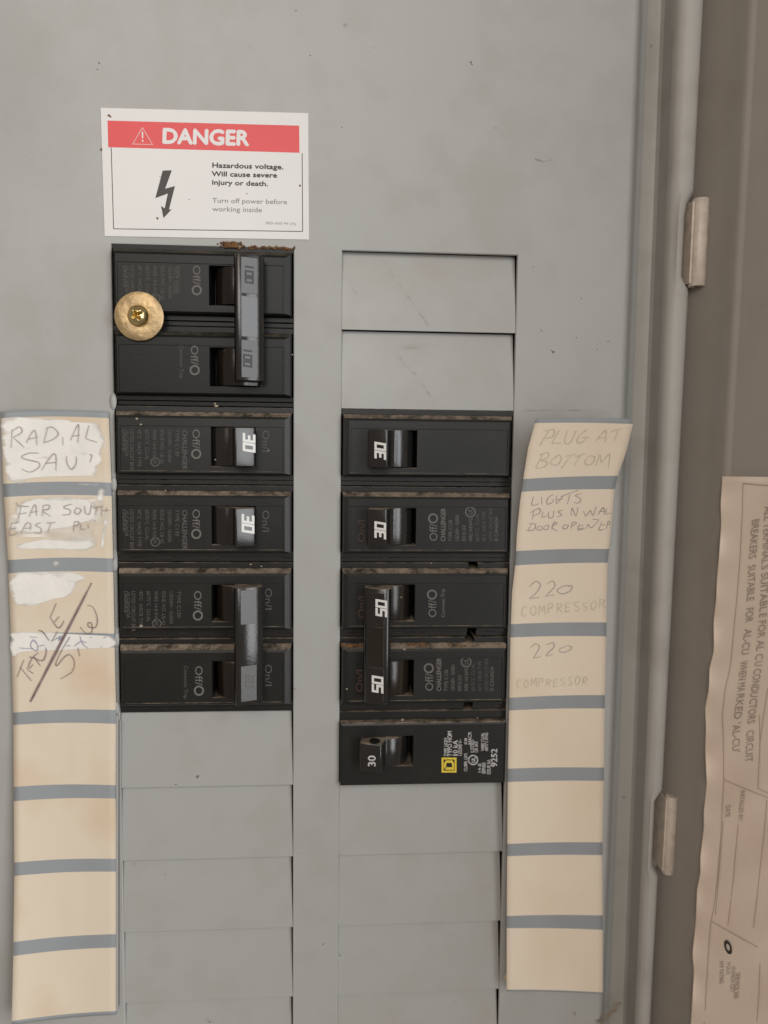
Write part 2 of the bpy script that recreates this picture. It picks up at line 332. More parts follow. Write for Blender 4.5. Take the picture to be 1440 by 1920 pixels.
def digits(mb, s, x, y, dirv, size, mapper, m, wr=0.62, th=0.2):
    """heavy squared rating digits; x,y = start of baseline in px, dirv = reading direction"""
    ex, ey = dirv; ux, uy = ey, -ex
    D = {'0': [[(0,0),(0,1),(1,1),(1,0),(0,0)]], '3': [[(0,1),(1,1),(1,0),(0,0)],[(.25,.5),(1,.5)]], '5': [[(1,1),(0,1),(0,.52),(1,.52),(1,0),(0,0)]],
         '1': [[(.5,0),(.5,1)]], '2': [[(0,1),(1,1),(1,.5),(0,.5),(0,0),(1,0)]], '4': [[(0,1),(0,.45),(1,.45)],[(1,1),(1,0)]]}
    off = 0
    for ch in s:
        for st in D[ch]:
            for (a, b), (c, d) in zip(st, st[1:]):
                # each segment a slab with square ends
                A = [a*wr*size*(1-th)+th*size*wr*.5, b*size*(1-th)+th*size*.5]; B = [c*wr*size*(1-th)+th*size*wr*.5, d*size*(1-th)+th*size*.5]
                l = math.hypot(B[0]-A[0], B[1]-A[1]); tx, ty = (B[0]-A[0])/l, (B[1]-A[1])/l; r = th*size*.5
                A = [A[0]-tx*r*.9, A[1]-ty*r*.9]; B = [B[0]+tx*r*.9, B[1]+ty*r*.9]; q = []
                for (px_, py_), sg in ((A, 1), (B, 1), (B, -1), (A, -1)):
                    X = px_-ty*r*sg; Y = py_+tx*r*sg; t = off+X+Y*0.16
                    q.append(mapper(x+ex*t+ux*Y, y+ey*t+uy*Y))
                dh = random.uniform(0, .01); mb.poly([(p[0], p[1], p[2]+dh) for p in q], m)
        off += size*wr*1.18
def flatmap(h): return lambda x, y: U(x, y, h)

PITCH = 25.4
X0, X1, X2, X3 = 0.0, 57.91, 72.69, 130.57
ROWS = 11
# ================================================================ the panel
panel = empty('electrical_panel', 65, 300, -90, 'grey enamelled breaker panel with its hinged door standing open on the right', 'breaker panel')
# --- cover: sheet with the two tall breaker openings, rolled right and left edges
VT, VB = -150.0, 330.0
def lerp_line(l, v):   # l = (px at y 0, px at y 1920, h): x in mm at panel height v
    a = U(l[0], 0, l[2]); b = U(l[1], 1920, l[2]); t = (v-a[1])/(b[1]-a[1]); return a[0]+(b[0]-a[0])*t
EDGE = (1190, 1119, 0.0)
def cover_right(v): return lerp_line(EDGE, v)
mb = MB()
vs_ = [VT, 0, ROWS*PITCH, VB]
TH = 1.3
xs = [-46, X0, X1, X2, X3, 139.0]
def cx(x, v): return cover_right(v) if x is None else x
sub = {0: [VT, -100, -50, 0], 1: [k*PITCH for k in range(ROWS+1)], 2: [ROWS*PITCH, 300, VB]}
for r in range(3):
    for i in range(5):
        if r == 1 and i in (1, 3): continue
        for a, b in zip(sub[r], sub[r][1:]):
            mb.poly([(cx(xs[i], a), a, 0), (cx(xs[i+1], a), a, 0), (cx(xs[i+1], b), b, 0), (cx(xs[i], b), b, 0)])
H = ROWS*PITCH
for a, b in ((X0, X1), (X2, X3)):                      # sheet thickness round the openings, slightly rolled in
    ring = lambda e, h: [(a+e, 0+e, h), (b-e, 0+e, h), (b-e, H-e, h), (a+e, H-e, h)]
    mb.rings([ring(0, 0), ring(0.25, -0.12), ring(0.38, -0.4), ring(0.38, -TH)], cap0=False, cap1=False)
# rolled edges
roll = [(0, 0), (.7, -.1), (1.4, -.5), (2.2, -1.4), (3.1, -3.0), (4.1, -5.2), (5.2, -8.0), (6.3, -10.6), (7.5, -12.6), (8.8, -13.8), (10, -14.0)]
NV = 120
def vv(k): return VT+(VB-VT)*k/NV
for k in range(NV):
    a, b = vv(k), vv(k+1)
    for e0, e1 in ((0, .33), (.33, .66), (.66, 1)):
        q0, q1 = [139.0+(cover_right(t)-139.0)*e0 for t in (a, b)], [139.0+(cover_right(t)-139.0)*e1 for t in (a, b)]
        mb.poly([(q0[0], a, 0), (q1[0], a, 0), (q1[1], b, 0), (q0[1], b, 0)])
    for (d0, h0), (d1, h1) in zip(roll, roll[1:]):
        mb.poly([(cover_right(a)+d0, a, h0), (cover_right(a)+d1, a, h1), (cover_right(b)+d1, b, h1), (cover_right(b)+d0, b, h0)])
        mb.poly([(-46-d0, a, h0), (-46-d1, a, h1), (-46-d1, b, h1), (-46-d0, b, h0)])
cover = mb.build('cover', 'cover', panel, smooth=True, front=True)
# --- filler plates (twist-outs), each pushed in at its upper edge
def filler(x0, x1, row, top_in, skew=0.0, bow=0.0, gap=0.05, wedge=0.7):
    mb = MB(); v0 = row*PITCH; a = x0+0.42; n = 6
    tops = []; 
    for i in range(n+1):
        t = i/n; v = v0+gap+(PITCH-gap-0.02)*t; b = x1-0.42-wedge*(1-t)
        for j, x in enumerate((a, a+(b-a)*.33, a+(b-a)*.66, b)):
            s = j/3
            h = -0.25-top_in*(1-t)**1.3-skew*s*(1-t*.6)+bow*math.sin(math.pi*t)
            tops.append((x, v, h))
    fs = [(i*4+j, i*4+j+1, (i+1)*4+j+1, (i+1)*4+j) for i in range(n) for j in range(3)]
    mb.mesh(tops, fs)
    rim = [i for i in range(4)]+[4*i+3 for i in range(1, n+1)]+[4*n+2, 4*n+1, 4*n]+[4*i for i in range(n-1, 0, -1)]
    low = [(tops[i][0], tops[i][1], tops[i][2]-0.9) for i in rim]; N_ = len(rim)
    mb.mesh([tops[i] for i in rim]+low, [(i, (i+1) % N_, N_+(i+1) % N_, N_+i) for i in range(N_)])
    mb.build('filler_plate', 'flap', panel, smooth=True)
for r in range(6, 11): filler(X0, X1, r, 1.5, 0.3, wedge=random.uniform(.55, .8))
for r in (7, 8, 9, 10): filler(X2, X3, r, 1.5, 0.5)
filler(X2, X3, 0, 2.3, 0.3, 0.25, gap=.3, wedge=.35); filler(X2, X3, 1, 2.1, 0.3, 0.25, gap=.25, wedge=.4)
# dark interior behind
mb = MB(); mb.box(-40, 160, -140, 320, -88, -60); mb.build('interior_back', 'hole', panel)
# little bent tabs left on the left edge of the left opening, and the thin card channel
for (px, py, s) in ((212, 752, 1.9), (213, 908, 1.7), (215, 1060, 1.6), (218, 1200, 1.7), (219, 1328, 1.5)):
    x, v, _ = U(px, py, 0.6); mb = MB(); rg = []
    for t, k in ((0, .75), (.35, 1.0), (.7, .85), (.95, .45)):
        rg.append([(x+math.cos(q*math.tau/10)*s*.55*k, v+math.sin(q*math.tau/10)*s*1.5*k, t*0.9) for q in range(10)])
    mb.rings(rg); mb.build('knockout_tab', 'cover', panel, smooth=True)
mb = MB()
for (x0, x1, y0, y1, h) in ((219, 223, 1340, 1890, 1.0), (225, 227, 1350, 1885, 0.6)):
    a = U(x0, y0); b = U(x1, y0); c = U(x1, y1); d = U(x0, y1)
    mb.rings([[(p[0], p[1], 0.02) for p in (a, b, c, d)], [(p[0], p[1], h) for p in (a, b, c, d)]])
mb.build('card_channel', 'cover', panel, bevel=0.12)
# --- frame bead: box rim beyond the cover edge
prof = [(1208, 1138, -14.2), (1230, 1158, -14.2), (1240, 1167, -13.6), (1247, 1173, -11.8), (1253, 1178, -9.0), (1259, 1183, -6.0), (1265, 1187, -3.5), (1271, 1190, -1.7), (1279, 1195, -0.3), (1288, 1200, 0.5), (1297, 1205, 1.1), (1309, 1212, 0.9), (1315, 1216, 0.6), (1318, 1218.5, -0.1), (1319, 1219.5, -3.0), (1317, 1218, -14.0)]
HV = [(U(1310, 378)[1], U(1305, 532)[1]), (U(1257, 1496)[1], U(1250, 1632)[1])]
def nick(l, v):      # the bead is cut back where the hinge leaves pass
    if l[0] < 1290: return 0.0
    k = max(min(1, (v-a_+1.5)/2.5, (b_+1.5-v)/2.5) for a_, b_ in HV); return max(0, k)*2.6*(l[0]-1284)/35
mb = MB()
for k in range(NV):
    a, b = vv(k), vv(k+1)
    for l0, l1 in zip(prof, prof[1:]):
        mb.poly([(lerp_line(l0, a)-nick(l0, a), a, l0[2]), (lerp_line(l1, a)-nick(l1, a), a, l1[2]), (lerp_line(l1, b)-nick(l1, b), b, l1[2]), (lerp_line(l0, b)-nick(l0, b), b, l0[2])])
fr = mb.build('frame_rim', 'frame', panel, smooth=True, front=True)
mb = MB()
for x_, h_ in (( -49.5, -9), (-54, -9.5), (-57, -4), (-59, 0.5), (-66, 1)): pass
pl = [(-49.3, -9), (-53, -10), (-56, -6), (-58, -1), (-61, 1), (-66, 1), (-67.5, -1), (-67.5, -90)]
for k in range(NV):
    a, b = vv(k), vv(k+1)
    for (x0, h0), (x1, h1) in zip(pl, pl[1:]): mb.poly([(x0, a, h0), (x1, a, h1), (x1, b, h1), (x0, b, h0)])
mb.build('frame_rim', 'frame', panel, smooth=True, front=True)
# --- door: plane through the hinge line, swung about 118 degrees open
ha = np.array(U(1321, -60, -3.0)); hb = np.array(U(1217, 1980, -3.0))
dv = ray(-80, 872); ddir = -np.array([dv[0], dv[1], -dv[2]]); ddir /= np.linalg.norm(ddir)
ddir = np.array([ddir[0], 0.0, ddir[2]]); ddir /= np.linalg.norm(ddir)
up_ = (ha-hb)/np.linalg.norm(ha-hb)
dn_ = np.cross(ddir, up_); dn_ /= np.linalg.norm(dn_)
cam_p = np.array([CX, CV, CH])
if np.dot(cam_p-ha, dn_) < 0: dn_ = -dn_
def D(px, py, off=0.0):
    return on_plane(px, py, ha+dn_*off, dn_)
def Ddir(s, t, off=0.0):     # s mm away from the hinge, t 0..1 down
    return tuple(ha+(hb-ha)*t+ddir*s+dn_*off)
print('door dir', ddir, 'normal', dn_, 'ang', math.degrees(math.atan2(ddir[0], ddir[2])))
p1 = np.array(D(1393, 350)); 
# distance of ridge from hinge at that height
rel = p1-ha; s_ridge = float(np.dot(rel, ddir)); print('ridge s', s_ridge)
DW = 250.0
door = None
mb = MB()
pd = [(-1.5, -4), (-1.5, -0.6), (0, 0), (s_ridge-9, 0.0), (s_ridge-4, 0.5), (s_ridge-1.0, 1.0), (s_ridge, 1.0), (s_ridge+.8, .75), (s_ridge+1.5, .25), (s_ridge+2.2, 0.0), (DW, 0.0), (DW+1, -.2), (DW+1, -12), (DW-1, -12), (DW-1, -2.2), (1, -2.2), (0.5, -4)]
ND = 20
for k in range(ND):
    ta, tb = -0.12+1.24*k/ND, -0.12+1.24*(k+1)/ND
    for (s0, o0), (s1, o1) in zip(pd, pd[1:]):
        mb.poly([Ddir(s0, ta, o0), Ddir(s1, ta, o1), Ddir(s1, tb, o1), Ddir(s0, tb, o0)])
door = mb.build('door', 'door', panel, smooth=True)
# --- hinges: knuckle barrels wrapped round a pin
def hinge(ptop, pbot, r):
    a = np.array(U(ptop[0], ptop[1], 1.0)); b = np.array(U(pbot[0], pbot[1], 1.0)); ax = (b-a)/np.linalg.norm(b-a)
    e1 = np.cross(ax, [0, 0, 1.0]); e1 /= np.linalg.norm(e1); e2 = np.cross(ax, e1)
    if e2[2] < 0: e2 = -e2
    if e1[0] < 0: e1 = -e1
    mb = MB(); n = 28; rg = []
    for k in range(3):
        pass
    L = np.linalg.norm(b-a)
    sec = [(-.55, -.8), (-.75, -.2), (-.72, .35), (-.45, .72), (-.1, .86), (.3, .84), (.62, .66), (.84, .36), (.92, 0), (.88, -.4), (.7, -.8)]
    for d, k_ in ((0, .95), (.2, 1), (L-.2, 1), (L, .95), (L, .55), (L-3, .55)):
        rg.append([tuple(a+ax*d+e1*r*p*k_+e2*r*q*k_) for p, q in sec])
    mb.rings(rg, cap0=True, cap1=True)
    hb_ = mb.build('hinge', 'steel', panel, smooth=True)
    mb = MB(); w = r*1.1      # leaf running back between rim and door
    q = [a+e1*(-r*.9)+ax*1.0, a+e1*(-r*.55)+ax*1.0, b+e1*(-r*.55)-ax*1.0, b+e1*(-r*.9)-ax*1.0]
    mb.rings([[tuple(p+e2*(-9)) for p in q], [tuple(p+e2*r*.35) for p in q]]); 
    lf = mb.build('hinge_leaf', 'steel', hb_)
    return hb_
hinge((1313, 374), (1305, 538), 3.3)
hinge((1259, 1492), (1251, 1636), 2.5)
# box and wall behind
mb = MB(); mb.box(-68, 172, VT-8, VB+8, -96, -14.5)
mb2 = MB()
for (x0, x1, a, b) in ((-68, -66.5, VT-8, VB+8), (158, 160, VT-8, VB+8), (-66.5, 158, VT-8, VT-6), (-66.5, 158, VB+6, VB+8)): mb2.box(x0, x1, a, b, -96, -16)
mb2.build('box', 'frame', panel)
mb = MB(); mb.box(-900, 1100, -800, 900, -112, -97); wl = mb.build('wall', 'wall'); wl['kind'] = 'structure'
# dirt specks stuck on the paint
mb = MB()
for (px, py, r) in ((186, 118, .45), (183, 130, .3), (883, 117, .5), (885, 121, .35), (1037, 660, .6), (1034, 657, .3), (370, 1457, .5), (372, 1455, .35), (330, 1471, .3), (606, 1770, .4), (637, 1791, .4), (393, 1916, .5), (582, 104, .3), (555, 20, .3), (558, 1600, .2), (641, 239, .25), (1015, 620, .3), (1081, 633, .3), (1120, 655, .25), (1140, 640, .3), (40, 1905, .4), (478, 735, .3), (250, 1620, .3), (310, 1640, .25), (700, 90, .2), (1090, 560, .25), (470, 90, .2), (930, 240, .25), (60, 300, .2), (90, 620, .2), (1000, 500, .25)):
    x, v, _ = U(px, py); a0 = random.random()*6; r *= .72
    rg = [[(x+math.cos(a0+q*math.tau/7)*r*k*random.uniform(.7, 1.25), v+math.sin(a0+q*math.tau/7)*r*k*random.uniform(.7, 1.25), h) for q in range(7)] for k, h in ((1, 0.01), (.75, .12), (.3, .2))]
    mb.rings(rg, cap0=False)
o = mb.build('dirt_speck', 'dirt', panel, smooth=True); o['kind'] = 'stuff'

def scuff_line(parent, pts, w, h, m='scuff'):
    mb = MB(); mb.fade = []; pts = smooth_line(pts, 5); n = len(pts)
    for i in range(n-1):
        (x0, y0), (x1, y1) = pts[i], pts[i+1]; d = math.hypot(x1-x0, y1-y0) or 1; nx, ny = -(y1-y0)/d*w/2, (x1-x0)/d*w/2
        for sg0, f0, sg1, f1 in ((-1, 0, 0, 1), (0, 1, 1, 0)):
            q = []; 
            for (x_, y_), sg in (((x0, y0), sg0), ((x1, y1), sg0), ((x1, y1), sg1), ((x0, y0), sg1)): q.append(U(x_+nx*sg, y_+ny*sg, h))
            mb.poly(q); mb.fade += [f0*.8, f0*.8, f1*.8, f1*.8]
    return mb.build('scuff', m, parent, recalc=False)
for pts, w, h in (([(712, 478), (738, 515), (770, 560), (805, 612)], 5, .03), ([(655, 522), (662, 540), (675, 553), (700, 548)], 5, .03), ([(742, 655), (760, 648), (800, 646), (830, 648)], 6, .03), ([(744, 656), (758, 680), (780, 702), (800, 730), (815, 760)], 5, .03),
    ([(1003, 298), (1018, 303), (1034, 300)], 9, .03), ([(975, 771), (1060, 769), (1140, 772)], 4, .03), ([(1138, 772), (1150, 790)], 6, .03),):
    scuff_line(panel, pts, w, h)
for pts, w in (([(1120, 1925), (1150, 1895), (1165, 1880)], 26),): scuff_line(panel, pts, w, .04, 'rust')
# ================================================================ breakers
class Brk:
    """side 'L' or 'R'; p is measured from the gutter side of the opening"""
    def __init__(s, side): s.side = side
    def X(s, p): return X2+p if s.side == 'R' else X1-p
def housing(b, root, row, cav, slot=None, flat=False, mat='black'):
    v0 = row*PITCH; mb = MB(); W = X1-X0
    f = b.X
    def rect(pa, pb, va, vb, h):
        xa, xb = sorted((f(pa), f(pb))); return [(xa, v0+va, h), (xb, v0+va, h), (xb, v0+vb, h), (xa, v0+vb, h)]
    # low shoulders, with a real notch where the photo shows one
    def shoulder(va, vb, h):
        if slot:
            sa, sb = slot
            for pa, pb in ((0.5, sa), (sb, W-0.6)):
                mb.rings([rect(pa, pb, va, vb, -10), rect(pa, pb, va, vb, h-.15), rect(pa+.1, pb-.1, va+.12, vb-.12, h)], cap0=False)
        else: mb.rings([rect(0.5, W-.6, va, vb, -10), rect(.5, W-.6, va, vb, h-.15), rect(.6, W-.7, va+.12, vb-.12, h)], cap0=False)
    shoulder(0.15, 1.9 if not flat else 3.0, -0.2)
    shoulder(22.2, 23.7, -0.1) if not flat else None
    if not flat: shoulder(23.85, 25.25, -0.9)
    # raised nose with toggle opening
    ph = 3.1 if not flat else 2.4
    pl_, pr_ = 1.6, W-1.7
    a, bb_ = (1.9, 22.1) if not flat else (3.3, 25.1)
    outer = [(0.9, W-1.2, a, bb_, -10), (0.9, W-1.2, a, bb_, 0.3), (1.15, W-1.5, a+.75, bb_-.15, ph-1.25), (1.45, W-1.7, a+1.35, bb_-.35, ph-.45), (3.0, W-2.4, a+2.15, bb_-.75, ph)]
    if flat: outer = [(0.7, W-.8, a, bb_, -10), (.7, W-.8, a, bb_, ph-.7), (1.0, W-1.1, a+.3, bb_-.3, ph-.2), (1.5, W-1.6, a+.8, bb_-.7, ph)]
    rg = [rect(*o) for o in outer]
    mb.rings(rg, cap0=False, cap1=False)
    ca, cb, cva, cvb = cav
    if not flat:   # fine step that frames the label field
        A = (3.0, W-2.4, a+2.15, bb_-.75)
        B = (3.5, W-2.9, a+4.6, bb_-1.2)
        mb.rings([rect(*A, ph), rect(*B, ph), rect(B[0]+.12, B[1]-.12, B[2]+.12, B[3]-.12, ph-.22)], cap0=False, cap1=False)
        O = (B[0]+.12, B[1]-.12, B[2]+.12, B[3]-.12); hh = ph-.22
    else: O = (1.5, W-1.6, a+.8, bb_-.7); hh = ph
    ps = [O[0], ca, cb, O[1]]; vs = [O[2], cva, cvb, O[3]]
    for i in range(3):
        for j in range(3):
            if i == 1 and j == 1: continue
            mb.poly(rect(ps[i], ps[i+1], vs[j], vs[j+1], hh))
    mb.rings([rect(ca, cb, cva, cvb, hh), rect(ca+.15, cb-.15, cva+.12, cvb-.12, hh-.2), rect(ca+.15, cb-.15, cva+.12, cvb-.12, -9)], cap0=False, cap1=True)
    return mb.build('housing', mat, root)
def extr(mb, b, poly, va, vb, m=None):
    mb.rings([[(b.X(p), va, h) for p, h in poly], [(b.X(p), vb, h) for p, h in poly]], m)
def drum_poly(a, r=7.6):
    c = (a+8.4, -3.4); pts = [(a+2.2, -7), (a+1.6, 2.0)]
    for k in range(15):
        q = math.radians(125-k*125/14); pts.append((c[0]+r*math.cos(q), c[1]+r*math.sin(q)))
    pts.append((c[0]+r, -7)); return pts
def toggle_poly(a):
    c = (a+8.4, -3.4); r = 7.6
    pts = [(a+2.0, -7), (a+0.9, 3.0), (a, 7.6), (a+0.25, 8.0), (a+5.7, 10.2), (a+6.1, 10.0), (a+7.3, 5.2)]
    for k in range(12):
        q = math.radians(88-k*88/11); pts.append((c[0]+r*math.cos(q), c[1]+r*math.sin(q)))
    pts.append((c[0]+r, -7)); return pts
def face_map(b, pa, ha_, pb, hb_, lift=0.06):
    """mapper px -> point on the slanted toggle face plane"""
    A = np.array([b.X(pa), 0, ha_]); B = np.array([b.X(pb), 0, hb_]); n = np.cross(B-A, [0, 1.0, 0]); n /= np.linalg.norm(n)
    if n[2] < 0: n = -n
    return lambda x, y: on_plane(x, y, A+n*lift, n)
TYPE_LINES = ['TYPE C130', '120/240V~ 10,000A', 'ISSUE NO. LB-42', 'WIRE 14-8 AWG', '60/75\u00b0C  CU-AL', '40\u00b0C  HACR TYPE', 'LISTED CIRCUIT BKR', 'LA0HR6']
def ring_mark(mb, px, py, r, w, mapper, m, n=16):
    ribbon(mb, [(px+r*math.cos(q*math.tau/n), py+r*math.sin(q*math.tau/n)) for q in range(n+1)], w, mapper, m)
def L_print(mb, y0, mp, full=True, off=(361, 954), brand=True, onx=None, m='print_dim', dx=0, m_off='print'):
    # reads downwards; letter tops to the right
    X = off[0]+dx
    put_text(mb, 'Off/', (X, y0), (X, y0+37), 14, mp, m_off); ring_mark(mb, X+7, y0+47, 8, 3.4, mp, m_off)
    if full:
        if brand: put_text(mb, 'CHALLENGER', (X-19, y0+2), (X-19, y0+76), 9, mp, m, bold=.3)
        for k, (s, l) in enumerate(zip(TYPE_LINES, (50, 62, 64, 60, 58, 70, 76, 40))):
            put_text(mb, s, (X-32-k*14.2, y0+1), (X-32-k*14.2, y0+1+l), 7, mp, m)
        ring_mark(mb, X-70, y0+62, 8, 2, mp, m); put_text(mb, 'UL', (X-73, y0+57), (X-73, y0+67), 7, mp, m)
        put_text(mb, '\u00ae CANADA', (X-127, y0+4), (X-127, y0+52), 7, mp, m)
    else: put_text(mb, 'Common Trip', (X-21, y0), (X-21, y0+62), 7, mp, m)
def on_L(x, y0): return lambda mb: put_text(mb, 'On/I', (x, y0+2), (x, y0+43), 13, mpF, 'print_dim')
def on_R(x, y1): return lambda mb: put_text(mb, 'On/I', (x, y1+2), (x, y1-40), 13, mpF, 'print_red')
def R_print(mb, y1, mp, X=820, full=True, onx=684, m='print'):
    # reads upwards; letter tops to the left
    put_text(mb, 'Off/', (X, y1), (X, y1-33), 15, mp, m); ring_mark(mb, X-8, y1-43, 8, 3, mp, m)
    if full:
        put_text(mb, 'CHALLENGER', (X+15, y1), (X+15, y1-62), 8.5, mp, m, bold=.3)
        for k, (s, l) in enumerate(zip(TYPE_LINES, (40, 50, 30, 44, 52, 56, 62))):
            put_text(mb, s, (X+28+k*12.6, y1), (X+28+k*12.6, y1-l), 7, mp, 'print_dim' if k > 3 else m)
        ring_mark(mb, X+62, y1-55, 9, 2, mp, m); put_text(mb, 'UL', (X+66, y1-50), (X+66, y1-61), 8, mp, m)
        put_text(mb, '\u00ae CANADA', (X+114, y1), (X+114, y1-46), 7, mp, m)
    else: put_text(mb, 'Common Trip', (X+16, y1), (X+16, y1-54), 7, mp, m)
HF = 2.94
CAVL = (12.3, 26.6, 6.6, 19.3); CAVR = (9.3, 25.2, 6.9, 19.3)
def single(side, row, label, cav, ta, rating_pos, size, prints, group='single-pole breakers rated 30'):
    b = Brk(side); v0 = row*PITCH
    root = empty('circuit_breaker', b.X(28.9), v0+12.7, -8, label, 'circuit breaker', group)
    housing(b, root, row, cav)
    mb = MB(); extr(mb, b, toggle_poly(ta), v0+6.9, v0+19.0); tg = mb.build('toggle', 'black2', root, smooth=True, bevel=0.28, angle=20 if False else 28)
    mb = MB(); mp = face_map(b, ta+.25, 8.0, ta+5.7, 10.2)
    if side == 'L':
        digits(mb, '30', rating_pos[0], rating_pos[1], (0, 1), size, mp, 'white')
    else: digits(mb, '30', rating_pos[0], rating_pos[1], (0, -1), size, mp, 'white')
    mb.build('rating_number', 'white', tg, recalc=False)
    for fn in prints:
        mb = MB(); fn(mb); mb.build('moulded_print', 'print', root, recalc=False)
    return root
mpF = flatmap(HF)
single('L', 2, 'black 30 breaker with grey-faced toggle, level with the words RADIAL SAW', CAVL, 12.0, (455, 812), 24,
       [lambda mb: L_print(mb, 804, mpF), on_L(492, 804)])
single('L', 3, 'black 30 breaker with grey-faced toggle, level with the words FAR SOUTH EAST', CAVL, 12.0, (453, 964), 24,
       [lambda mb: L_print(mb, 954, mpF), on_L(492, 954)])
single('R', 2, 'plain-faced black 30 breaker directly under the two blank plates on the right', CAVR, 8.9, (724, 862), 22,
       [])
single('R', 3, 'black 30 breaker with faint grey print, level with the words LIGHTS PLUS N WALL', CAVR, 8.9, (724, 1011), 22,
       [lambda mb: R_print(mb, 1015, mpF), on_R(684, 1015)])
def bar_poly(a, w=8.6, dz=0.0):
    return [(a+0.6, 2.5+dz), (a-0.3, 7.2+dz), (a+.3, 8.3+dz), (a+1.3, 9.0+dz), (a+w-2.2, 11.3+dz), (a+w-1.0, 11.1+dz), (a+w-.2, 9.6+dz), (a+w+.3, 4+dz), (a+w-.4, 2.5+dz)]
def double(side, row, label, cav, ta, bar_v, prints, nums, w=8.6, slots=(None, None), dz=0.0, insets=(), mat='black'):
    b = Brk(side); root = empty('circuit_breaker', b.X(28.9), (row+1)*PITCH, -8, label, 'circuit breaker')
    root['group'] = 'two-pole breakers with tied toggles'
    for k in (0, 1):
        housing(b, root, row+k, cav, slots[k], mat=mat); v0 = (row+k)*PITCH
        mb = MB(); extr(mb, b, drum_poly(ta), v0+7.3, v0+18.9); mb.build('toggle_pivot', 'drum', root, smooth=True, bevel=0.2)
    mb = MB(); extr(mb, b, bar_poly(ta, w, dz), bar_v[0], bar_v[1]); bar = mb.build('toggle_bar', 'black2', root, smooth=True, bevel=0.3, angle=50)
    mpb = face_map(b, ta+1.3, 9.0+dz, ta+w-2.2, 11.3+dz, 0.0)
    # recessed label fields are framed by fine raised lips on the bar
    A = np.array([b.X(ta+1.3), 0, 9.0+dz]); B = np.array([b.X(ta+w-2.2), 0, 11.3+dz]); n = np.cross(B-A, [0, 1.0, 0]); n /= np.linalg.norm(n)
    if n[2] < 0: n = -n
    for (va, vb, mat_) in insets:
        mb = MB(); e = (B-A); q = []
        for t, v in ((.06, va), (.94, va), (.94, vb), (.06, vb)): q.append(A+e*t+np.array([0, v, 0]))
        mb.rings([[tuple(p-n*.1) for p in q], [tuple(p+n*.12) for p in q]], cap0=False); mb.build('label_insert', mat_, bar, bevel=.05, segs=1)
    mpn = face_map(b, ta+1.3, 9.0+dz, ta+w-2.2, 11.3+dz, 0.2)
    mb = MB()
    for (s, x, y, size, m) in nums: digits(mb, s, x, y, (0, 1) if side == 'L' else (0, -1), size, mpn, m)
    mb.build('rating_number', 'white', bar, recalc=False)
    for fn in prints:
        mb = MB(); fn(mb); mb.build('moulded_print', 'print', root, recalc=False)
    return root, bar
def vof(px, py, h): return U(px, py, h)[1]
double('L', 0, 'black two-pole breaker with shiny toggle bar behind the brass screw, under the DANGER label', (11.0, 26.8, 6.9, 19.3), 9.4,
       (vof(465, 476, 10), vof(462, 714, 10)),
       [lambda mb: (L_print(mb, 497, mpF, off=(362, 0), brand=False), put_text(mb, 'TYPE C 10,000A', (325, 498), (325, 552), 8, mpF, 'print_dim')), lambda mb: L_print(mb, 647, mpF, full=False, off=(358, 0))],
       [('100', 459, 494, 17, 'emboss'), ('100', 456, 651, 17, 'emboss')], w=8.9, mat='black_clean',
       insets=((vof(465, 483, 10), vof(465, 551, 10), 'insert'), (vof(465, 556, 10), vof(465, 632, 10), 'black2'), (vof(462, 638, 10), vof(462, 708, 10), 'insert')))
double('L', 4, 'black two-pole breaker with grey toggle bar, level with the words TABLE SAW', (11.0, 26.8, 6.9, 19.3), 10.0,
       (vof(465, 1102, 10), vof(465, 1322, 10)),
       [lambda mb: L_print(mb, 1107, mpF, off=(364, 0), brand=False), lambda mb: L_print(mb, 1248, mpF, full=False, off=(366, 0)), on_L(497, 1100), on_L(497, 1243)],
       [('20', 460, 1266, 17, 'print')], w=8.9,
       insets=((vof(465, 1106, 10), vof(465, 1170, 10), 'insert'), (vof(465, 1248, 10), vof(465, 1314, 10), 'insert')))
rd, rdbar = double('R', 4, 'black two-pole 50 amp breaker with white 50 at each end of its toggle bar', CAVR, 8.3,
       (vof(715, 1104, 10), vof(712, 1321, 10)),
       [lambda mb: R_print(mb, 1158, mpF, X=818, full=False), lambda mb: R_print(mb, 1296, mpF, X=812), on_R(684, 1158), on_R(680, 1296)],
       [('50', 726, 1157, 22, 'white'), ('50', 719, 1300, 22, 'white')], w=8.6, slots=((43.5, 46.5), (42.8, 45.8)),
       insets=((vof(715, 1112, 10), vof(715, 1174, 10), 'black2'), (vof(715, 1176, 10), vof(712, 1248, 10), 'drum'), (vof(712, 1252, 10), vof(712, 1315, 10), 'black2')))
# rusty debris packed along the ledge of the lower pole
def crumbs(parent, name, spans, m, n, r0=.25, r1=.6, h0=.3, h1=2.2, thick=1.5):
    mb = MB()
    for (x0, y0, x1, y1) in spans:
        for _ in range(n):
            t = random.random(); px = x0+(x1-x0)*t; py = y0+(y1-y0)*t+random.uniform(-thick, thick)*2
            x, v, _h = U(px, py, 1); r = random.uniform(r0, r1); h = random.uniform(h0, h1)
            a0 = random.random()*6
            rg = [[(x+math.cos(a0+q*math.tau/6)*r*k*random.uniform(.7, 1.2), v+math.sin(a0+q*math.tau/6)*r*k*random.uniform(.7, 1.2), h+dh*r) for q in range(6)] for k, dh in ((.6, -.5), (1, 0), (.5, .6))]
            mb.rings(rg)
    o = mb.build(name, m, parent, smooth=True); o['kind'] = 'stuff'; return o
crumbs(rd, 'rusty_debris', ((765, 1209, 808, 1212), (828, 1211, 890, 1213), (890, 1212, 928, 1216), (640, 1210, 682, 1212)), 'mud', 55, h0=.6, h1=1.9, thick=1.2)
mb = MB()
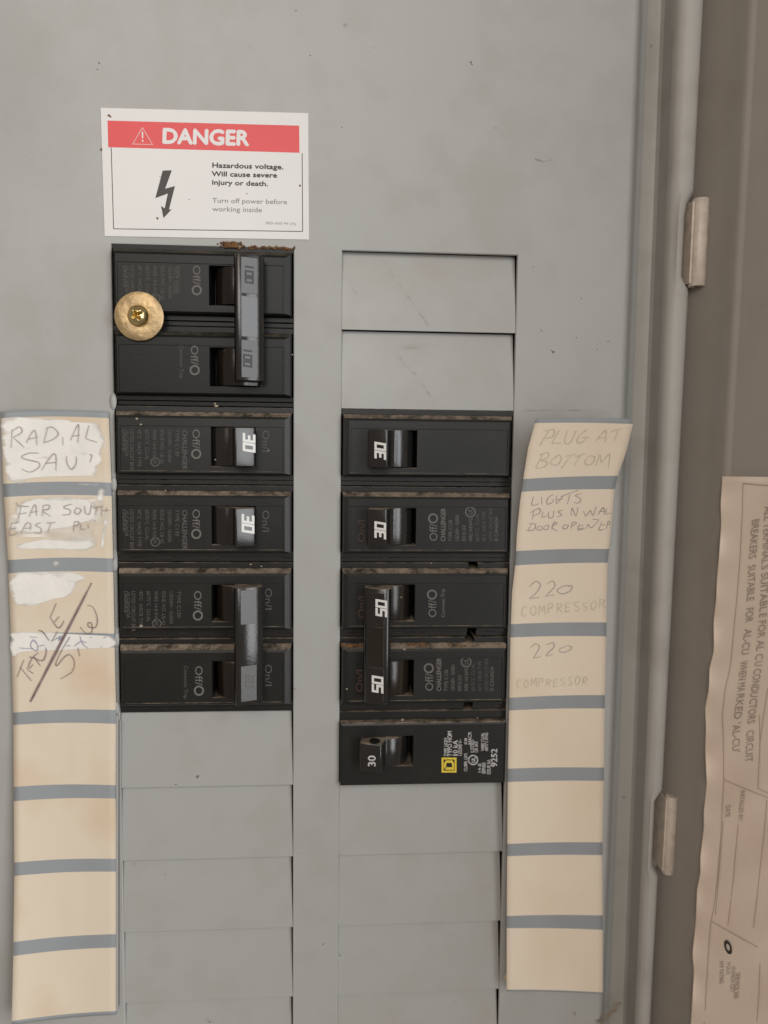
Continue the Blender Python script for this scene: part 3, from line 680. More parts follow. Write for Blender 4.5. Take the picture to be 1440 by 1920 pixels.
for (px, py, r0, h) in ((257, 785, .55, 3.0), (405, 761, .6, .3), (403, 757, .4, .3), (264, 796, .4, 3.3), (503, 845, .35, 3.2), (310, 920, .35, 1.5), (470, 1058, .4, .4), (404, 862, .35, 3.1), (553, 1292, .3, .5), (548, 665, .3, 1), (752, 1120, .3, 3.2), (755, 1350, .6, .4), (758, 1218, .45, 3.1), (650, 1292, .35, 3.2), (677, 1441, .45, 2.9), (895, 1346, .3, .3), (808, 1056, .35, .3), (735, 1083, .25, 2.8), (265, 1174, .6, 3.1), (490, 1062, .35, .5)):
    x, v, _ = U(px, py, h); a0 = random.random()*6
    mb.rings([[(x+math.cos(a0+q*math.tau/7)*r0*k*random.uniform(.6, 1.3), v+math.sin(a0+q*math.tau/7)*r0*k*random.uniform(.5, .9), h+dh*r0) for q in range(7)] for k, dh in ((1, -.2), (.8, .3), (.3, .5))])
o = mb.build('dust_crumb', simple('pale_crumb', (0.33, 0.27, 0.2), 0.9), smooth=True); o['kind'] = 'stuff'; tag(o, 'pale crumbs of dust lying on the black breakers', 'dust')
# ---- the odd breaker with a yellow emblem
b = Brk('R'); root = empty('circuit_breaker', b.X(28.9), 6.5*PITCH, -8, 'black 30 breaker with yellow square emblem and white print', 'circuit breaker')
root['group'] = 'single-pole breakers rated 30'
housing(b, root, 6, (9.6, 25.4, 7.8, 18.4), flat=True)
mb = MB(); v0 = 6*PITCH
a = 7.0
pts = [(a+1.5, -6), (a+.6, 3), (a, 6.8), (a+.6, 7.4), (a+6.8, 8.9), (a+7.6, 8.4), (a+8.8, 4.0)]
c = (a+9.4, -3.6); r = 7.6
for k in range(12):
    q = math.radians(86-k*86/11); pts.append((c[0]+r*math.cos(q), c[1]+r*math.sin(q)))
pts.append((c[0]+r, -6))
extr(mb, b, pts, v0+8.3, v0+17.9); tg = mb.build('toggle', 'black2', root, smooth=True, bevel=0.3, angle=28)
mb = MB(); mp = face_map(b, a+.6, 7.4, a+6.8, 8.9, 0.05); put_text(mb, '30', (704, 1438), (704, 1417), 14, mp, 'white_worn', bold=.5); mb.build('rating_number', 'white_worn', tg, recalc=False)
mb = MB(); hx, hv, hh = U(703, 1390, 8.4)
hq = [(hx+1.7*math.cos(q*math.tau/12), hv+.7*math.sin(q*math.tau/12), 0) for q in range(12)]
mb.rings([[(x, v, 7.5) for x, v, _ in hq], [(x, v, 8.75) for x, v, _ in hq]]); mb.build('toggle_hole', 'hole', tg)
mb = MB(); mpE = flatmap(2.46)
def sq_ring(cx_, cy_, r, w, m, skew=0):
    for (x0, y0, x1, y1) in ((-r, -r, r, -r+w), (-r, r-w, r, r), (-r, -r+w, -r+w, r-w), (r-w, -r+w, r, r-w)):
        mb.poly([mpE(cx_+x0, cy_+y0), mpE(cx_+x1, cy_+y0), mpE(cx_+x1, cy_+y1), mpE(cx_+x0, cy_+y1)], m)
sq_ring(842, 1434.5, 14, 3.6, 'yellow')
D_ = [(834.5, 1441), (834.5, 1432), (836.5, 1428), (847.5, 1428), (849.5, 1432), (849.5, 1441), (834.5, 1441)]
ribbon(mb, D_, 4.2, mpE, 'yellow', dh=.005)
for (s, x, y1, y2, hgt, bo) in (('TYPE HOM', 839, 1418, 1384, 6.5, .3), ('TYPO HOM', 847, 1418, 1371, 8, .5), ('10 kA', 858, 1419, 1388, 9, .6), ('120/240 V~', 866, 1418, 1386, 7, .3),
    ('CURR. LIM.', 876, 1446, 1412, 6, .3), ('HACR', 884, 1396, 1372, 6.5, .3), ('LISTED', 889, 1411, 1387, 7, .3), ('CIR BKR', 896, 1411, 1390, 6, .2), ('40\u00b0C AMB', 876, 1396, 1384, 5.5, .2),
    ('WIRE CU/AL', 908, 1408, 1374, 6, .3), ('60/75\u00b0C AWG', 915, 1408, 1374, 6, .3), ('14-8', 902, 1450, 1432, 6, .2), ('SERIES', 910, 1451, 1430, 6.5, .3), ('9252', 932, 1438, 1404, 11, .8), ('ISSUE BA', 920, 1452, 1424, 7, .3)):
    put_text(mb, s, (x, y1), (x, y2), hgt, mpE, 'white_worn', bold=bo*.5)
ring_mark(mb, 887, 1425, 8.6, 2.2, mpE, 'white_worn'); put_text(mb, 'UL', (891, 1430), (891, 1420), 7, mpE, 'white_worn', bold=.3)
mb.build('printed_marking', 'white', root, recalc=False)

# ================================================================ screw and washer
x, v, _ = U(258, 591, 6.0)
root = empty('screw', x, v, 0, 'brass cross-head screw through a wide tan washer on the upper left breaker', 'screw')
# the screw enters between the two poles
mb = MB(); n = 48
def circ(r, h, cx_=x, cv_=v): return [(cx_+r*math.cos(q*math.tau/n), cv_+r*math.sin(q*math.tau/n), h) for q in range(n)]
WR = 7.55
mb.rings([circ(2.2, 3.3), circ(WR-.25, 3.3), circ(WR, 3.45), circ(WR, 4.35), circ(WR-.25, 4.5), circ(WR*.72, 4.62), circ(3.4, 4.75), circ(2.6, 4.55), circ(2.2, 4.4)], cap0=False, cap1=False)
mb.build('washer', 'washer', root, smooth=True)
mb = MB(); hd = [(3.25, 4.72), (3.3, 5.3), (3.15, 5.8), (2.8, 6.45), (2.2, 6.95), (1.4, 7.25), (0.6, 7.32), (.02, 7.33)]
# head with real cross recess: radius-dependent dip
nr = 26; rgs = []
for k in range(nr+1):
    t = k/nr; rad = 3.3*(1-t)
    prev = None
    hh = 4.72
    rr = 3.3-rad
    hh = 7.35-((rad/3.3)**2.6)*2.0 if rad < 3.29 else 4.72
    ring = []
    for q in range(n):
        an = q*math.tau/n; X_, Y_ = rad*math.cos(an+.55), rad*math.sin(an+.55)
        d = min(abs(X_), abs(Y_)); reach = max(abs(X_), abs(Y_)); dip = 0
        if reach < 1.9: dip = 1.5*max(0, 1-d/.55)*(1-(reach/1.9)**3) + (0.5 if rad < .8 else 0)
        ring.append((x+rad*math.cos(an), v+rad*math.sin(an), hh-dip))
    if k == 0: ring = circ(3.3, 4.72)
    if k < nr: rgs.append(ring)
rgs.insert(1, circ(3.32, 5.25))
mb.rings(rgs, cap0=True, cap1=True); mb.build('screw_head', 'brass', root, smooth=True)
mb = MB(); mb.rings([[(x+1.6*math.cos(q*math.tau/12), v+1.6*math.sin(q*math.tau/12), h) for q in range(12)] for h in (-12, 4.7)]); mb.build('shank', 'brass', root, smooth=True)

# ================================================================ danger label
C4 = [(188.5, 202), (578, 212), (579.5, 449.5), (196, 443)]
def LBL(s, t):        # s,t in the rectified label (0..450 x, 0..280 y style of the zoomed crop)
    return s, t
root = empty('warning_label', *U(384, 326, 0), 'white rectangular DANGER label with red band and black lightning arrow above the left breakers', 'warning label')
mb = MB(); lo = [U(a_, b_, 0.02) for a_, b_ in C4]; hi = [U(a_, b_, 0.22) for a_, b_ in C4]; mb.rings([lo, hi]); mb.build('label_backing', 'label', root, bevel=0.05, segs=1)
mp1, mp2 = flatmap(0.24), flatmap(0.26)
mb = MB(); mb.poly([mp1(*p) for p in ((201.5, 226), (561, 235.5), (561.5, 286.5), (203, 276))]); mb.build('red_band', 'red', root, recalc=False)
mb = MB(); put_text(mb, 'DANGER', (303, 268), (466, 272.5), 27.5, mp2, 'label', bold=1.7)
tri = [(267, 239), (286, 271), (249, 270), (267, 239)]; ribbon(mb, tri, 0.9, mp2, 'ink_light' if False else 'label')
ribbon(mb, [(267, 247), (267.4, 259)], 2.6, mp2, 'label'); ribbon(mb, [(267.4, 262), (267.5, 266)], 2.6, mp2, 'label')
mb.build('band_lettering', 'label', root, recalc=False)
mb = MB()
for a_, b_ in (((208.5, 277), (213, 429)), ((213, 429), (567.5, 434)), ((567.5, 434), (566.5, 287))): ribbon(mb, [a_, b_], 1.5, mp1, 'ink')
mb.build('border_line', 'ink', root, recalc=False)
z = lambda a_, b_: (170+a_/3.2, 180+b_/3.2)
mb = MB(); bolt = [z(432, 447), z(487, 446), z(447, 548), z(506, 538), z(470, 682), z(486, 678), z(437, 733), z(422, 658), z(445, 672), z(462, 580), (308.5, 371.5), z(388, 612)]
bolt = [z(432, 447), z(487, 446), z(447, 556), z(506, 540), z(470, 681), z(487, 679), z(437, 733), z(422, 659), z(444, 674), z(463, 585), z(388, 613)]
mb.poly([mp1(*p) for p in bolt]); mb.build('lightning_arrow', 'ink', root, recalc=False)
mb = MB()
for s, a_, b_, hgt, bo, m in (('Hazardous voltage.', (397, 314), (531, 317.5), 9.0, .55, 'ink'), ('Will cause severe', (397, 330), (519, 333), 9.0, .55, 'ink'), ('injury or death.', (397, 346), (502, 349), 9.0, .5, 'ink'),
    ('Turn off power before', (398, 380), (538, 383), 9, .15, 'ink_light'), ('working inside', (398, 396), (491, 398), 9, .15, 'ink_light'), ('880-600-94 (A)', (498, 420.5), (555, 422), 5, 0, 'ink_light')):
    put_text(mb, s, a_, b_, hgt, mp1, m, bold=bo)
mb.build('warning_text', 'ink', root, recalc=False)
mb = MB()
for (px, py, r) in ((204, 216, .45), (207, 219, .3), (562.5, 348, .4), (295, 409, .4), (190, 280, .4), (463, 363, .2), (355, 374, .2), (300, 331, .18)):
    xx, vv_, _ = U(px, py, .26); mb.poly([(xx+r*math.cos(q)*random.uniform(.6, 1.2), vv_+r*math.sin(q)*random.uniform(.6, 1.3), .27) for q in [k*math.tau/8 for k in range(8)]])
o = mb.build('rust_fleck', 'mud', root, recalc=False); o['kind'] = 'stuff'

# dried mud nest remains on the top edge of the left opening
mb = MB()
for _ in range(230):
    t = random.random(); big = random.random() < .55
    px = random.gauss(431, 9) if big else random.uniform(440, 553); py = 459+(px-430)*.03+(random.uniform(-5, 4) if big else random.uniform(0, 6))
    xx, vx, _h = U(px, py, .5); r = random.uniform(.2, .5); h = random.uniform(0, .7) if big else random.uniform(-.6, .3); a0 = random.random()*6
    mb.rings([[(xx+math.cos(a0+q*math.tau/6)*r*k*random.uniform(.7, 1.3), vx+math.sin(a0+q*math.tau/6)*r*k, h+dh*r) for q in range(6)] for k, dh in ((.6, -.6), (1, 0), (.5, .7))])
o = mb.build('mud_crust', 'mud', smooth=True); tag(o, 'crumbly brown mud crust just under the lower edge of the DANGER label', 'mud')

# ================================================================ card strips
def interp(tab, y):
    if y <= tab[0][0]: return tab[0][1]
    for (a_, x0), (b_, x1) in zip(tab, tab[1:]):
        if y <= b_: return x0+(x1-x0)*(y-a_)/(b_-a_)
    return tab[-1][1]
def strip(name, Lt, Rt, bands, depth, card, label, ytop, ybot):
    """Lt, Rt: (y, x) edge tables; bands: list of (yl0, yr0, yl1, yr1, material)"""
    root = empty(name, *U((Lt[0][1]+Rt[0][1])/2, Lt[0][0], 0), label, 'circuit card')
    NXs = 14
    mb = MB(); 
    for (yl0, yr0, yl1, yr1, arc, m) in bands:
        rows = max(2, int((yl1-yl0)/9)); grid = []
        for r in range(rows+1):
            f = r/rows; line = []
            for c_ in range(NXs+1):
                s = c_/NXs; yl = yl0+(yl1-yl0)*f; yr = yr0+(yr1-yr0)*f; y = yl+(yr-yl)*s-arc*math.sin(math.pi*s)
                x = interp(Lt, yl)+(interp(Rt, yr)-interp(Lt, yl))*s
                line.append(U(x, y, depth(s, y)))
            grid.append(line)
        fl = [p for l in grid for p in l]; n = NXs+1
        mb.mesh(fl, [(r*n+c_, r*n+c_+1, (r+1)*n+c_+1, (r+1)*n+c_) for r in range(rows) for c_ in range(NXs)], m)
    o = mb.build('card_sheet', card, root, smooth=True)
    mod = o.modifiers.new('thickness', 'SOLIDIFY'); mod.thickness = 0.00028; mod.offset = 1 if False else 0
    def mp(lift):
        def f(x, y):
            s = (x-interp(Lt, y))/(interp(Rt, y)-interp(Lt, y)); return U(x, y, depth(min(max(s, -.05), 1.05), y)+lift)
        return f
    return root, mp
LtL = [(775, 1), (785, 2), (905, 6), (1050, 15), (1210, 21), (1340, 25), (1500, 26), (1640, 27), (1790, 25), (1915, 22)]
RtL = [(775, 204), (785, 204), (905, 209), (1050, 212), (1210, 215), (1340, 218), (1500, 217), (1640, 219), (1790, 219), (1895, 218)]
def depthL(s, y):
    lift = 0.5+5.5*max(0, (y-1250)/650)**1.4 + 1.6*max(0, (1150-y)/400)
    d = 0.7+lift*max(0, (0.75-s)/0.75)**1.7
    for (cy, cs, am, wy, ws) in ((1425, .64, .35, 45, .05), (1700, .56, .3, 40, .05), (1340, .32, .35, 40, .08), (1880, .42, .4, 30, .06)):
        d += am*math.exp(-((y-cy)/wy)**2-((s-cs)/ws)**2)
    return d
def cells(bl, card):
    out = []
    for k, (l0, r0, l1, r1, arc) in enumerate(bl):
        out.append((l0, r0, l1, r1, arc, 'band'))
        if k+1 < len(bl): out.append((l1, r1, bl[k+1][0], bl[k+1][1], (arc+bl[k+1][4])/2, card))
    return out
# arcs must agree along shared borders, so use one arc for a whole strip
bL = [(772, 772, 784, 784, 0), (907, 905, 932, 930, 0), (1050, 1047, 1075, 1073, 0), (1190, 1188, 1218, 1214, 0), (1336, 1331, 1359, 1357, 0), (1475, 1472, 1502, 1497, 0), (1617, 1610, 1642, 1634, 0), (1766, 1751, 1792, 1776, 0), (1914, 1895, 1921, 1902, 0)]
bL = [(a_, b_, c_, d_, 3.0) for a_, b_, c_, d_, e_ in bL]
strL, mL = strip('circuit_card', LtL, RtL, cells(bL, 'card'), depthL, 'card', 'cream card strip with white correction fluid and RADIAL SAW at its top', 772, 1920)
LtR = [(786, 1005), (793, 1003), (840, 990), (898, 981), (940, 975), (1000, 969), (1060, 966), (1110, 960), (1190, 957), (1300, 955), (1450, 952), (1600, 951), (1740, 950), (1855, 950)]
RtR = [(786, 1180), (795, 1187), (850, 1173), (893, 1158), (920, 1152), (980, 1147), (1055, 1139), (1170, 1137), (1300, 1134), (1460, 1132), (1600, 1129), (1740, 1130), (1855, 1130)]
def depthR(s, y):
    top = max(0, (1180-y)/380)
    d = 0.8+9.5*top**1.5 + (2.2+1.3*max(0, (y-1300)/500))*max(0, (0.6-s)/0.6)**1.5
    d += .35*math.exp(-((y-1350)/60)**2-((s-.5)/.1)**2)
    return d
bR = [(786, 785, 793, 795, 0), (898, 892, 922, 917, 0), (1033, 1029, 1060, 1055, 0), (1170, 1167, 1195, 1193, 0), (1308, 1303, 1332, 1328, 0), (1441, 1439, 1466, 1464, 0), (1582, 1579, 1605, 1603, 0), (1717, 1716, 1740, 1743, 0), (1857, 1862, 1882, 1886, 0)]
bR = [(a_, b_, c_, d_, 1.5) for a_, b_, c_, d_, e_ in bR]; bR[-1] = (1855, 1860, 1858, 1863, 1.5)
strR, mR = strip('circuit_card', LtR, RtR, cells(bR, 'card2'), depthR, 'card2', 'cream card strip curling off at its top, where it reads PLUG AT BOTTOM', 786, 1880)
# correction fluid daubs
def blob(mb, pts, mapper, m, jit=1.2, k=6):
    P = list(pts)+[pts[0], pts[1], pts[2]]; out = []
    for i in range(1, len(pts)+1):
        p0, p1, p2, p3 = P[i-1], P[i], P[i+1], P[i+2] if i+2 < len(P) else P[(i+2) % len(pts)]
        for j in range(k):
            t = j/k; q = [0.5*((2*p1[c])+(-p0[c]+p2[c])*t+(2*p0[c]-5*p1[c]+4*p2[c]-p3[c])*t*t+(-p0[c]+3*p1[c]-3*p2[c]+p3[c])*t**3) for c in (0, 1)]
            out.append((q[0]+random.uniform(-jit, jit), q[1]+random.uniform(-jit, jit)))
    # fill by scan strips so that the daub follows the curved card
    ys = [p[1] for p in out]; y0, y1 = min(ys), max(ys); n = max(8, int((y1-y0)/2)); prev = None; mb.fade = mb.fade or []; NC_ = 24
    for r in range(n+1):
        y = y0+(y1-y0)*(r+.001)/(n+.002); xs_ = []
        for (ax_, ay), (bx_, by) in zip(out, out[1:]+out[:1]):
            if (ay <= y < by) or (by <= y < ay): xs_.append(ax_+(bx_-ax_)*(y-ay)/(by-ay))
        if len(xs_) < 2: prev = None; continue
        xa, xb = min(xs_), max(xs_); cur = [mapper(xa+(xb-xa)*c/NC_, y) for c in range(NC_+1)]
        e = 10.0; fd = [min(1.0, (xb-xa)*c/NC_/e, (xb-xa)*(NC_-c)/NC_/e, (y-y0)/e+.05, (y1-y)/e+.05) for c in range(NC_+1)]
        if prev:
            mb.mesh(prev[0]+cur, [(c, c+1, NC_+1+c+1, NC_+1+c) for c in range(NC_)], m); mb.fade += prev[1]+fd
        prev = (cur, fd)
zl = lambda a_, b_: (a_/5.484, 750+b_/5.486); zl2 = lambda a_, b_: (a_/5.484, 1050+b_/5.486)
daubs = [([(10, 200), (130, 175), (400, 190), (700, 205), (760, 240), (1000, 235), (1045, 330), (1085, 430), (1040, 520), (1045, 640), (990, 690), (980, 780), (700, 770), (350, 800), (230, 850), (90, 820), (40, 600), (20, 350)], zl, 'fluid'),
 ([(150, 1060), (400, 1010), (720, 985), (1000, 1000), (1120, 1100), (1090, 1230), (1000, 1350), (1010, 1500), (880, 1570), (620, 1420), (330, 1400), (110, 1400), (60, 1250), (120, 1150)], zl, 'fluid_thin'),
 ([(420, 1010), (740, 1000), (960, 1060), (1000, 1180), (880, 1260), (560, 1330), (300, 1360), (130, 1370), (180, 1200), (170, 1080)], zl, 'fluid'),
 ([(180, 1490), (500, 1430), (900, 1420), (960, 1480), (880, 1560), (700, 1530), (450, 1500), (220, 1530)], zl, 'fluid'),
 ([(1005, 950), (1035, 910), (1080, 930), (1065, 1010), (1040, 1060), (1000, 1020)], zl, 'fluid'),
 ([(1080, 1180), (1120, 1150), (1110, 1260), (1080, 1400), (1060, 1530), (1035, 1500), (1050, 1350)], zl, 'fluid'),
 ([(535, 1680), (560, 1655), (605, 1665), (600, 1695), (560, 1710)], zl, 'fluid'),
 ([(150, 140), (250, 122), (450, 140), (690, 118), (880, 180), (790, 250), (720, 360), (520, 410), (380, 460), (190, 470), (110, 350), (100, 230)], zl2, 'fluid'),
 ([(125, 745), (350, 740), (640, 755), (900, 775), (1150, 785), (1165, 900), (900, 910), (560, 930), (250, 940), (140, 990), (105, 900), (115, 800)], zl2, 'fluid'),
 ([(180, 845), (190, 862), (230, 860), (225, 840)], zl, 'fluid'), ([(800, 855), (1000, 862), (1010, 885), (850, 875)], zl, 'fluid')]
for i, (pts, f, m) in enumerate(daubs):
    mb = MB(); blob(mb, [f(*p) for p in pts], mL(0.17+0.015*i), m, .8 if len(pts) > 8 else .3); mb.build('correction_fluid', m, strL, smooth=True, recalc=False)
for px_, f_, par in (([(948, 1815), (975, 1822), (1010, 1832), (1040, 1850), (1042, 1856), (950, 1856)], mR, strR), ([(186, 788), (202, 790), (208, 850), (207, 880), (196, 850), (190, 810)], mL, strL), ([(45, 893), (62, 892), (68, 903), (50, 906)], mL, strL), ([(52, 934), (76, 932), (74, 941), (58, 944)], mL, strL)):
    mb = MB(); blob(mb, px_, f_(.12), 'stain', .5); mb.build('stain', 'stain', par, smooth=True, recalc=False)
LI = 0.6
def write(parent, fn):
    mb = MB(); fn(mb); return mb.build('handwriting', 'pencil', parent, recalc=False)
def strokes(mb, f, sts, mapper, m, w):
    for s in sts: ribbon(mb, smooth_line([f(*p) for p in s]), w, mapper, m, taper=True)
mpL = mL(LI)
write(strL, lambda mb: strokes(mb, zl, [
 [(115, 490), (125, 300)], [(125, 320), (200, 275), (225, 330), (130, 385)], [(140, 390), (190, 430), (250, 490)],
 [(270, 440), (330, 330), (365, 320), (380, 465)], [(285, 405), (390, 378)], [(450, 440), (490, 285)], [(470, 290), (540, 278), (600, 345), (550, 400), (450, 440)], [(645, 380), (648, 465)],
 [(725, 415), (790, 270), (810, 270), (800, 440)], [(750, 370), (820, 360)], [(915, 260), (880, 395)], [(880, 395), (1000, 435)],
 [(400, 545), (300, 545), (220, 585), (290, 615), (395, 640), (400, 690), (310, 740), (225, 710)], [(425, 725), (530, 570), (575, 570), (575, 725)], [(465, 650), (580, 640)],
 [(685, 575), (690, 650), (735, 712), (780, 660), (785, 580)], [(735, 712), (770, 680)], [(920, 560), (945, 570), (925, 640)]], mpL, 'pencil', 1.5))
write(strL, lambda mb: strokes(mb, zl, [
 [(190, 1225), (215, 1100)], [(170, 1050), (185, 1085), (300, 1095)], [(200, 1170), (275, 1160)], [(300, 1200), (345, 1090), (370, 1090), (375, 1190)], [(320, 1155), (385, 1145)], [(435, 1195), (445, 1080)], [(440, 1085), (505, 1080), (500, 1120), (440, 1140), (520, 1195)],
 [(740, 1070), (670, 1090), (660, 1110), (720, 1130), (715, 1175), (640, 1180)], [(790, 1105), (765, 1150), (800, 1175), (835, 1130), (790, 1105)], [(870, 1090), (880, 1160), (920, 1170), (940, 1075)], [(975, 1180), (1000, 1100)], [(960, 1110), (1060, 1090)], [(1050, 1095), (1040, 1190)], [(1100, 1100), (1090, 1150)], [(1050, 1140), (1130, 1130)]], mpL, 'pencil', 1.5))
write(strL, lambda mb: strokes(mb, zl, [
 [(120, 1265), (95, 1390), (180, 1365)], [(115, 1325), (175, 1315)], [(125, 1270), (200, 1255)], [(215, 1370), (270, 1270), (315, 1275), (310, 1340)], [(235, 1320), (325, 1315)], [(420, 1260), (365, 1285), (420, 1320), (415, 1365), (345, 1365)], [(480, 1265), (570, 1258)], [(525, 1262), (490, 1365)],
 [(755, 1355), (765, 1250)], [(760, 1255), (810, 1250), (800, 1285), (760, 1300)], [(835, 1270), (830, 1330), (880, 1325)], [(905, 1275), (910, 1320)], [(970, 1235), (978, 1250)]], mpL, 'pencil', 1.4))
write(strL, lambda mb: strokes(mb, zl2, [
 [(175, 1205), (245, 1030)], [(205, 1100), (325, 1245)], [(270, 1060), (250, 1140)][:0] or [(280, 1120), (330, 1010), (355, 1000)], [(300, 1000), (355, 1010), (415, 1090)], [(285, 1130), (345, 1170)], [(340, 1075), (300, 1120)],
 [(395, 955), (350, 1000), (440, 1035), (475, 950), (470, 900)], [(395, 725), (440, 740), (505, 830)], [(530, 840), (590, 735)], [(580, 445), (515, 590)], [(515, 590), (600, 700), (660, 625)], [(560, 640), (610, 580)]], mpL, 'pen', 1.6))
write(strL, lambda mb: strokes(mb, zl2, [
 [(620, 1225), (740, 1150), (765, 1050), (720, 975), (660, 1000), (590, 1085), (575, 1060), (640, 920), (720, 790)], [(820, 990), (800, 900)], [(825, 690), (880, 750), (945, 740), (940, 650), (905, 650), (915, 690), (985, 690), (1000, 600), (960, 490), (900, 465)]], mpL, 'pen', 1.5))
write(strL, lambda mb: strokes(mb, zl2, [[(380, 850), (340, 820), (315, 890), (380, 935), (385, 870), (340, 830)], [(400, 885), (460, 875)], [(540, 830), (640, 780)], [(580, 800), (650, 830)], [(600, 830), (640, 790)], [(680, 885), (730, 880)], [(760, 890), (830, 840), (890, 850)], [(820, 780), (850, 860), (905, 910)], [(310, 790), (385, 795)], [(610, 780), (620, 830)], [(200, 905), (330, 915)], [(1030, 890), (1050, 895)], [(925, 795), (940, 800)], [(1060, 800), (1100, 790)]], mpL, 'pen_blue', 1.3))
def slash(mb):
    a_, b_ = zl2(312, 1460), zl2(942, 235)
    for o1, o2, w in ((-1.6, -1, 1.9), (2.0, 1.2, 1.7), (0.2, 0.6, 1.2)):
        pts = [(a_[0]+(b_[0]-a_[0])*t+(o1*(1-t)+o2*t)*math.sin(math.pi*min(max(t, .04), .96))*1.2, a_[1]+(b_[1]-a_[1])*t) for t in [k/12 for k in range(13)]]
        ribbon(mb, pts, w, mpL, 'pen', taper=True, dh=.01)
    for t0, t1 in ((0, .2), (.6, .92)):
        ribbon(mb, [(a_[0]+(b_[0]-a_[0])*t, a_[1]+(b_[1]-a_[1])*t) for t in (t0, (t0+t1)/2, t1)], 4.2, mpL, 'pen', taper=True)
write(strL, slash)
mpR = mR(.3)
zr = lambda a_, b_: (930+a_/4.966, 760+b_/4.966); zr2 = lambda a_, b_: (930+a_/4.966, 1040+b_/4.966)
write(strR, lambda mb: strokes(mb, zr, [
 [(410, 375), (500, 225)], [(450, 240), (540, 225), (530, 290), (440, 310)], [(590, 235), (520, 355)], [(520, 355), (610, 350)], [(665, 240), (640, 340), (690, 350), (750, 235)], [(850, 225), (770, 290), (760, 345), (810, 340), (850, 295)], [(800, 300), (870, 295)], [(930, 335), (1010, 240), (1030, 250), (1020, 340)], [(960, 305), (1030, 300)], [(1070, 245), (1170, 215)], [(1140, 235), (1100, 330)]], mpR, 'pencil_faint', 2.0))
write(strR, lambda mb: strokes(mb, zr, [
 [(370, 580), (440, 450)], [(410, 460), (490, 440), (480, 490), (420, 510), (480, 530), (450, 575), (375, 585)], [(590, 460), (520, 510), (520, 550), (580, 550), (610, 490), (590, 460)], [(640, 475), (750, 455)], [(700, 465), (610, 590)], [(740, 480), (830, 450)], [(790, 460), (730, 560)], [(870, 470), (830, 520), (850, 555), (900, 540), (920, 480), (870, 470)], [(930, 560), (970, 460), (985, 530), (1060, 450), (1045, 590)]], mpR, 'pencil_faint', 1.8))
write(strR, lambda mb: strokes(mb, zr, [
 [(350, 850), (335, 930), (400, 915)], [(425, 850), (430, 920)], [(530, 830), (480, 870), (480, 920), (530, 900), (535, 870)], [(565, 840), (560, 920)], [(630, 840), (570, 915)], [(560, 880), (620, 870)], [(600, 850), (770, 790)], [(690, 830), (665, 920)], [(800, 820), (740, 840), (790, 870), (770, 910), (730, 900)],
 [(340, 1060), (355, 975)], [(320, 1000), (400, 960), (410, 1000), (345, 1030)], [(440, 990), (430, 1040), (470, 1030)], [(490, 990), (490, 1045), (530, 1040), (540, 980)], [(620, 975), (580, 990), (615, 1020), (570, 1040)], [(700, 1030), (710, 955), (745, 1030), (765, 945)], [(815, 985), (840, 1030), (880, 980), (905, 1025), (935, 940)], [(950, 1020), (1000, 950), (1010, 1020)], [(960, 990), (1020, 985)], [(1030, 960), (1030, 1010), (1080, 1000)],
 [(300, 1170), (330, 1100)], [(280, 1165), (350, 1160), (370, 1110), (310, 1100)], [(400, 1125), (380, 1155), (420, 1160), (430, 1130), (400, 1125)], [(460, 1120), (440, 1150), (480, 1155), (490, 1120), (460, 1120)], [(520, 1160), (540, 1090), (570, 1100), (520, 1130), (570, 1170)],
 [(640, 1110), (620, 1140), (650, 1150), (675, 1120), (640, 1110)], [(700, 1150), (715, 1090), (750, 1095), (710, 1125)], [(780, 1100), (765, 1150), (820, 1140)], [(775, 1125), (815, 1115)], [(760, 1165), (825, 1150)], [(840, 1150), (860, 1110), (890, 1140), (960, 1070)], [(900, 1060), (960, 1065)], [(990, 1080), (960, 1160), (1010, 1150)], [(975, 1115), (1020, 1110)], [(1030, 1150), (1045, 1080), (1065, 1100), (1030, 1120)]], mpR, 'pencil', 1.5))
write(strR, lambda mb: strokes(mb, zr2, [[(310, 300), (370, 250), (415, 280), (380, 350), (310, 410)], [(310, 410), (410, 395)], [(480, 270), (530, 245), (550, 290), (500, 350), (460, 390)], [(460, 390), (540, 375)], [(700, 300), (640, 290), (570, 330), (610, 365), (690, 340), (710, 290), (650, 290)]], mpR, 'pencil', 1.5))
write(strR, lambda mb: hand(mb, 'COMPRESSOR', (977, 1156), (1138, 1140), 17, mpR, 'pencil_faint', 1.4))
write(strR, lambda mb: strokes(mb, zr2, [[(320, 870), (370, 830), (405, 860), (370, 930), (350, 965)], [(350, 965), (415, 950)], [(470, 840), (530, 820), (540, 860), (480, 920), (465, 945)], [(465, 945), (530, 930)], [(590, 880), (660, 850), (705, 860), (680, 895), (610, 910), (585, 885)]], mpR, 'pencil', 1.5))
write(strR, lambda mb: hand(mb, 'COMPRESSOR', (967, 1290), (1104, 1284), 15, mpR, 'pencil_faint', 1.3))

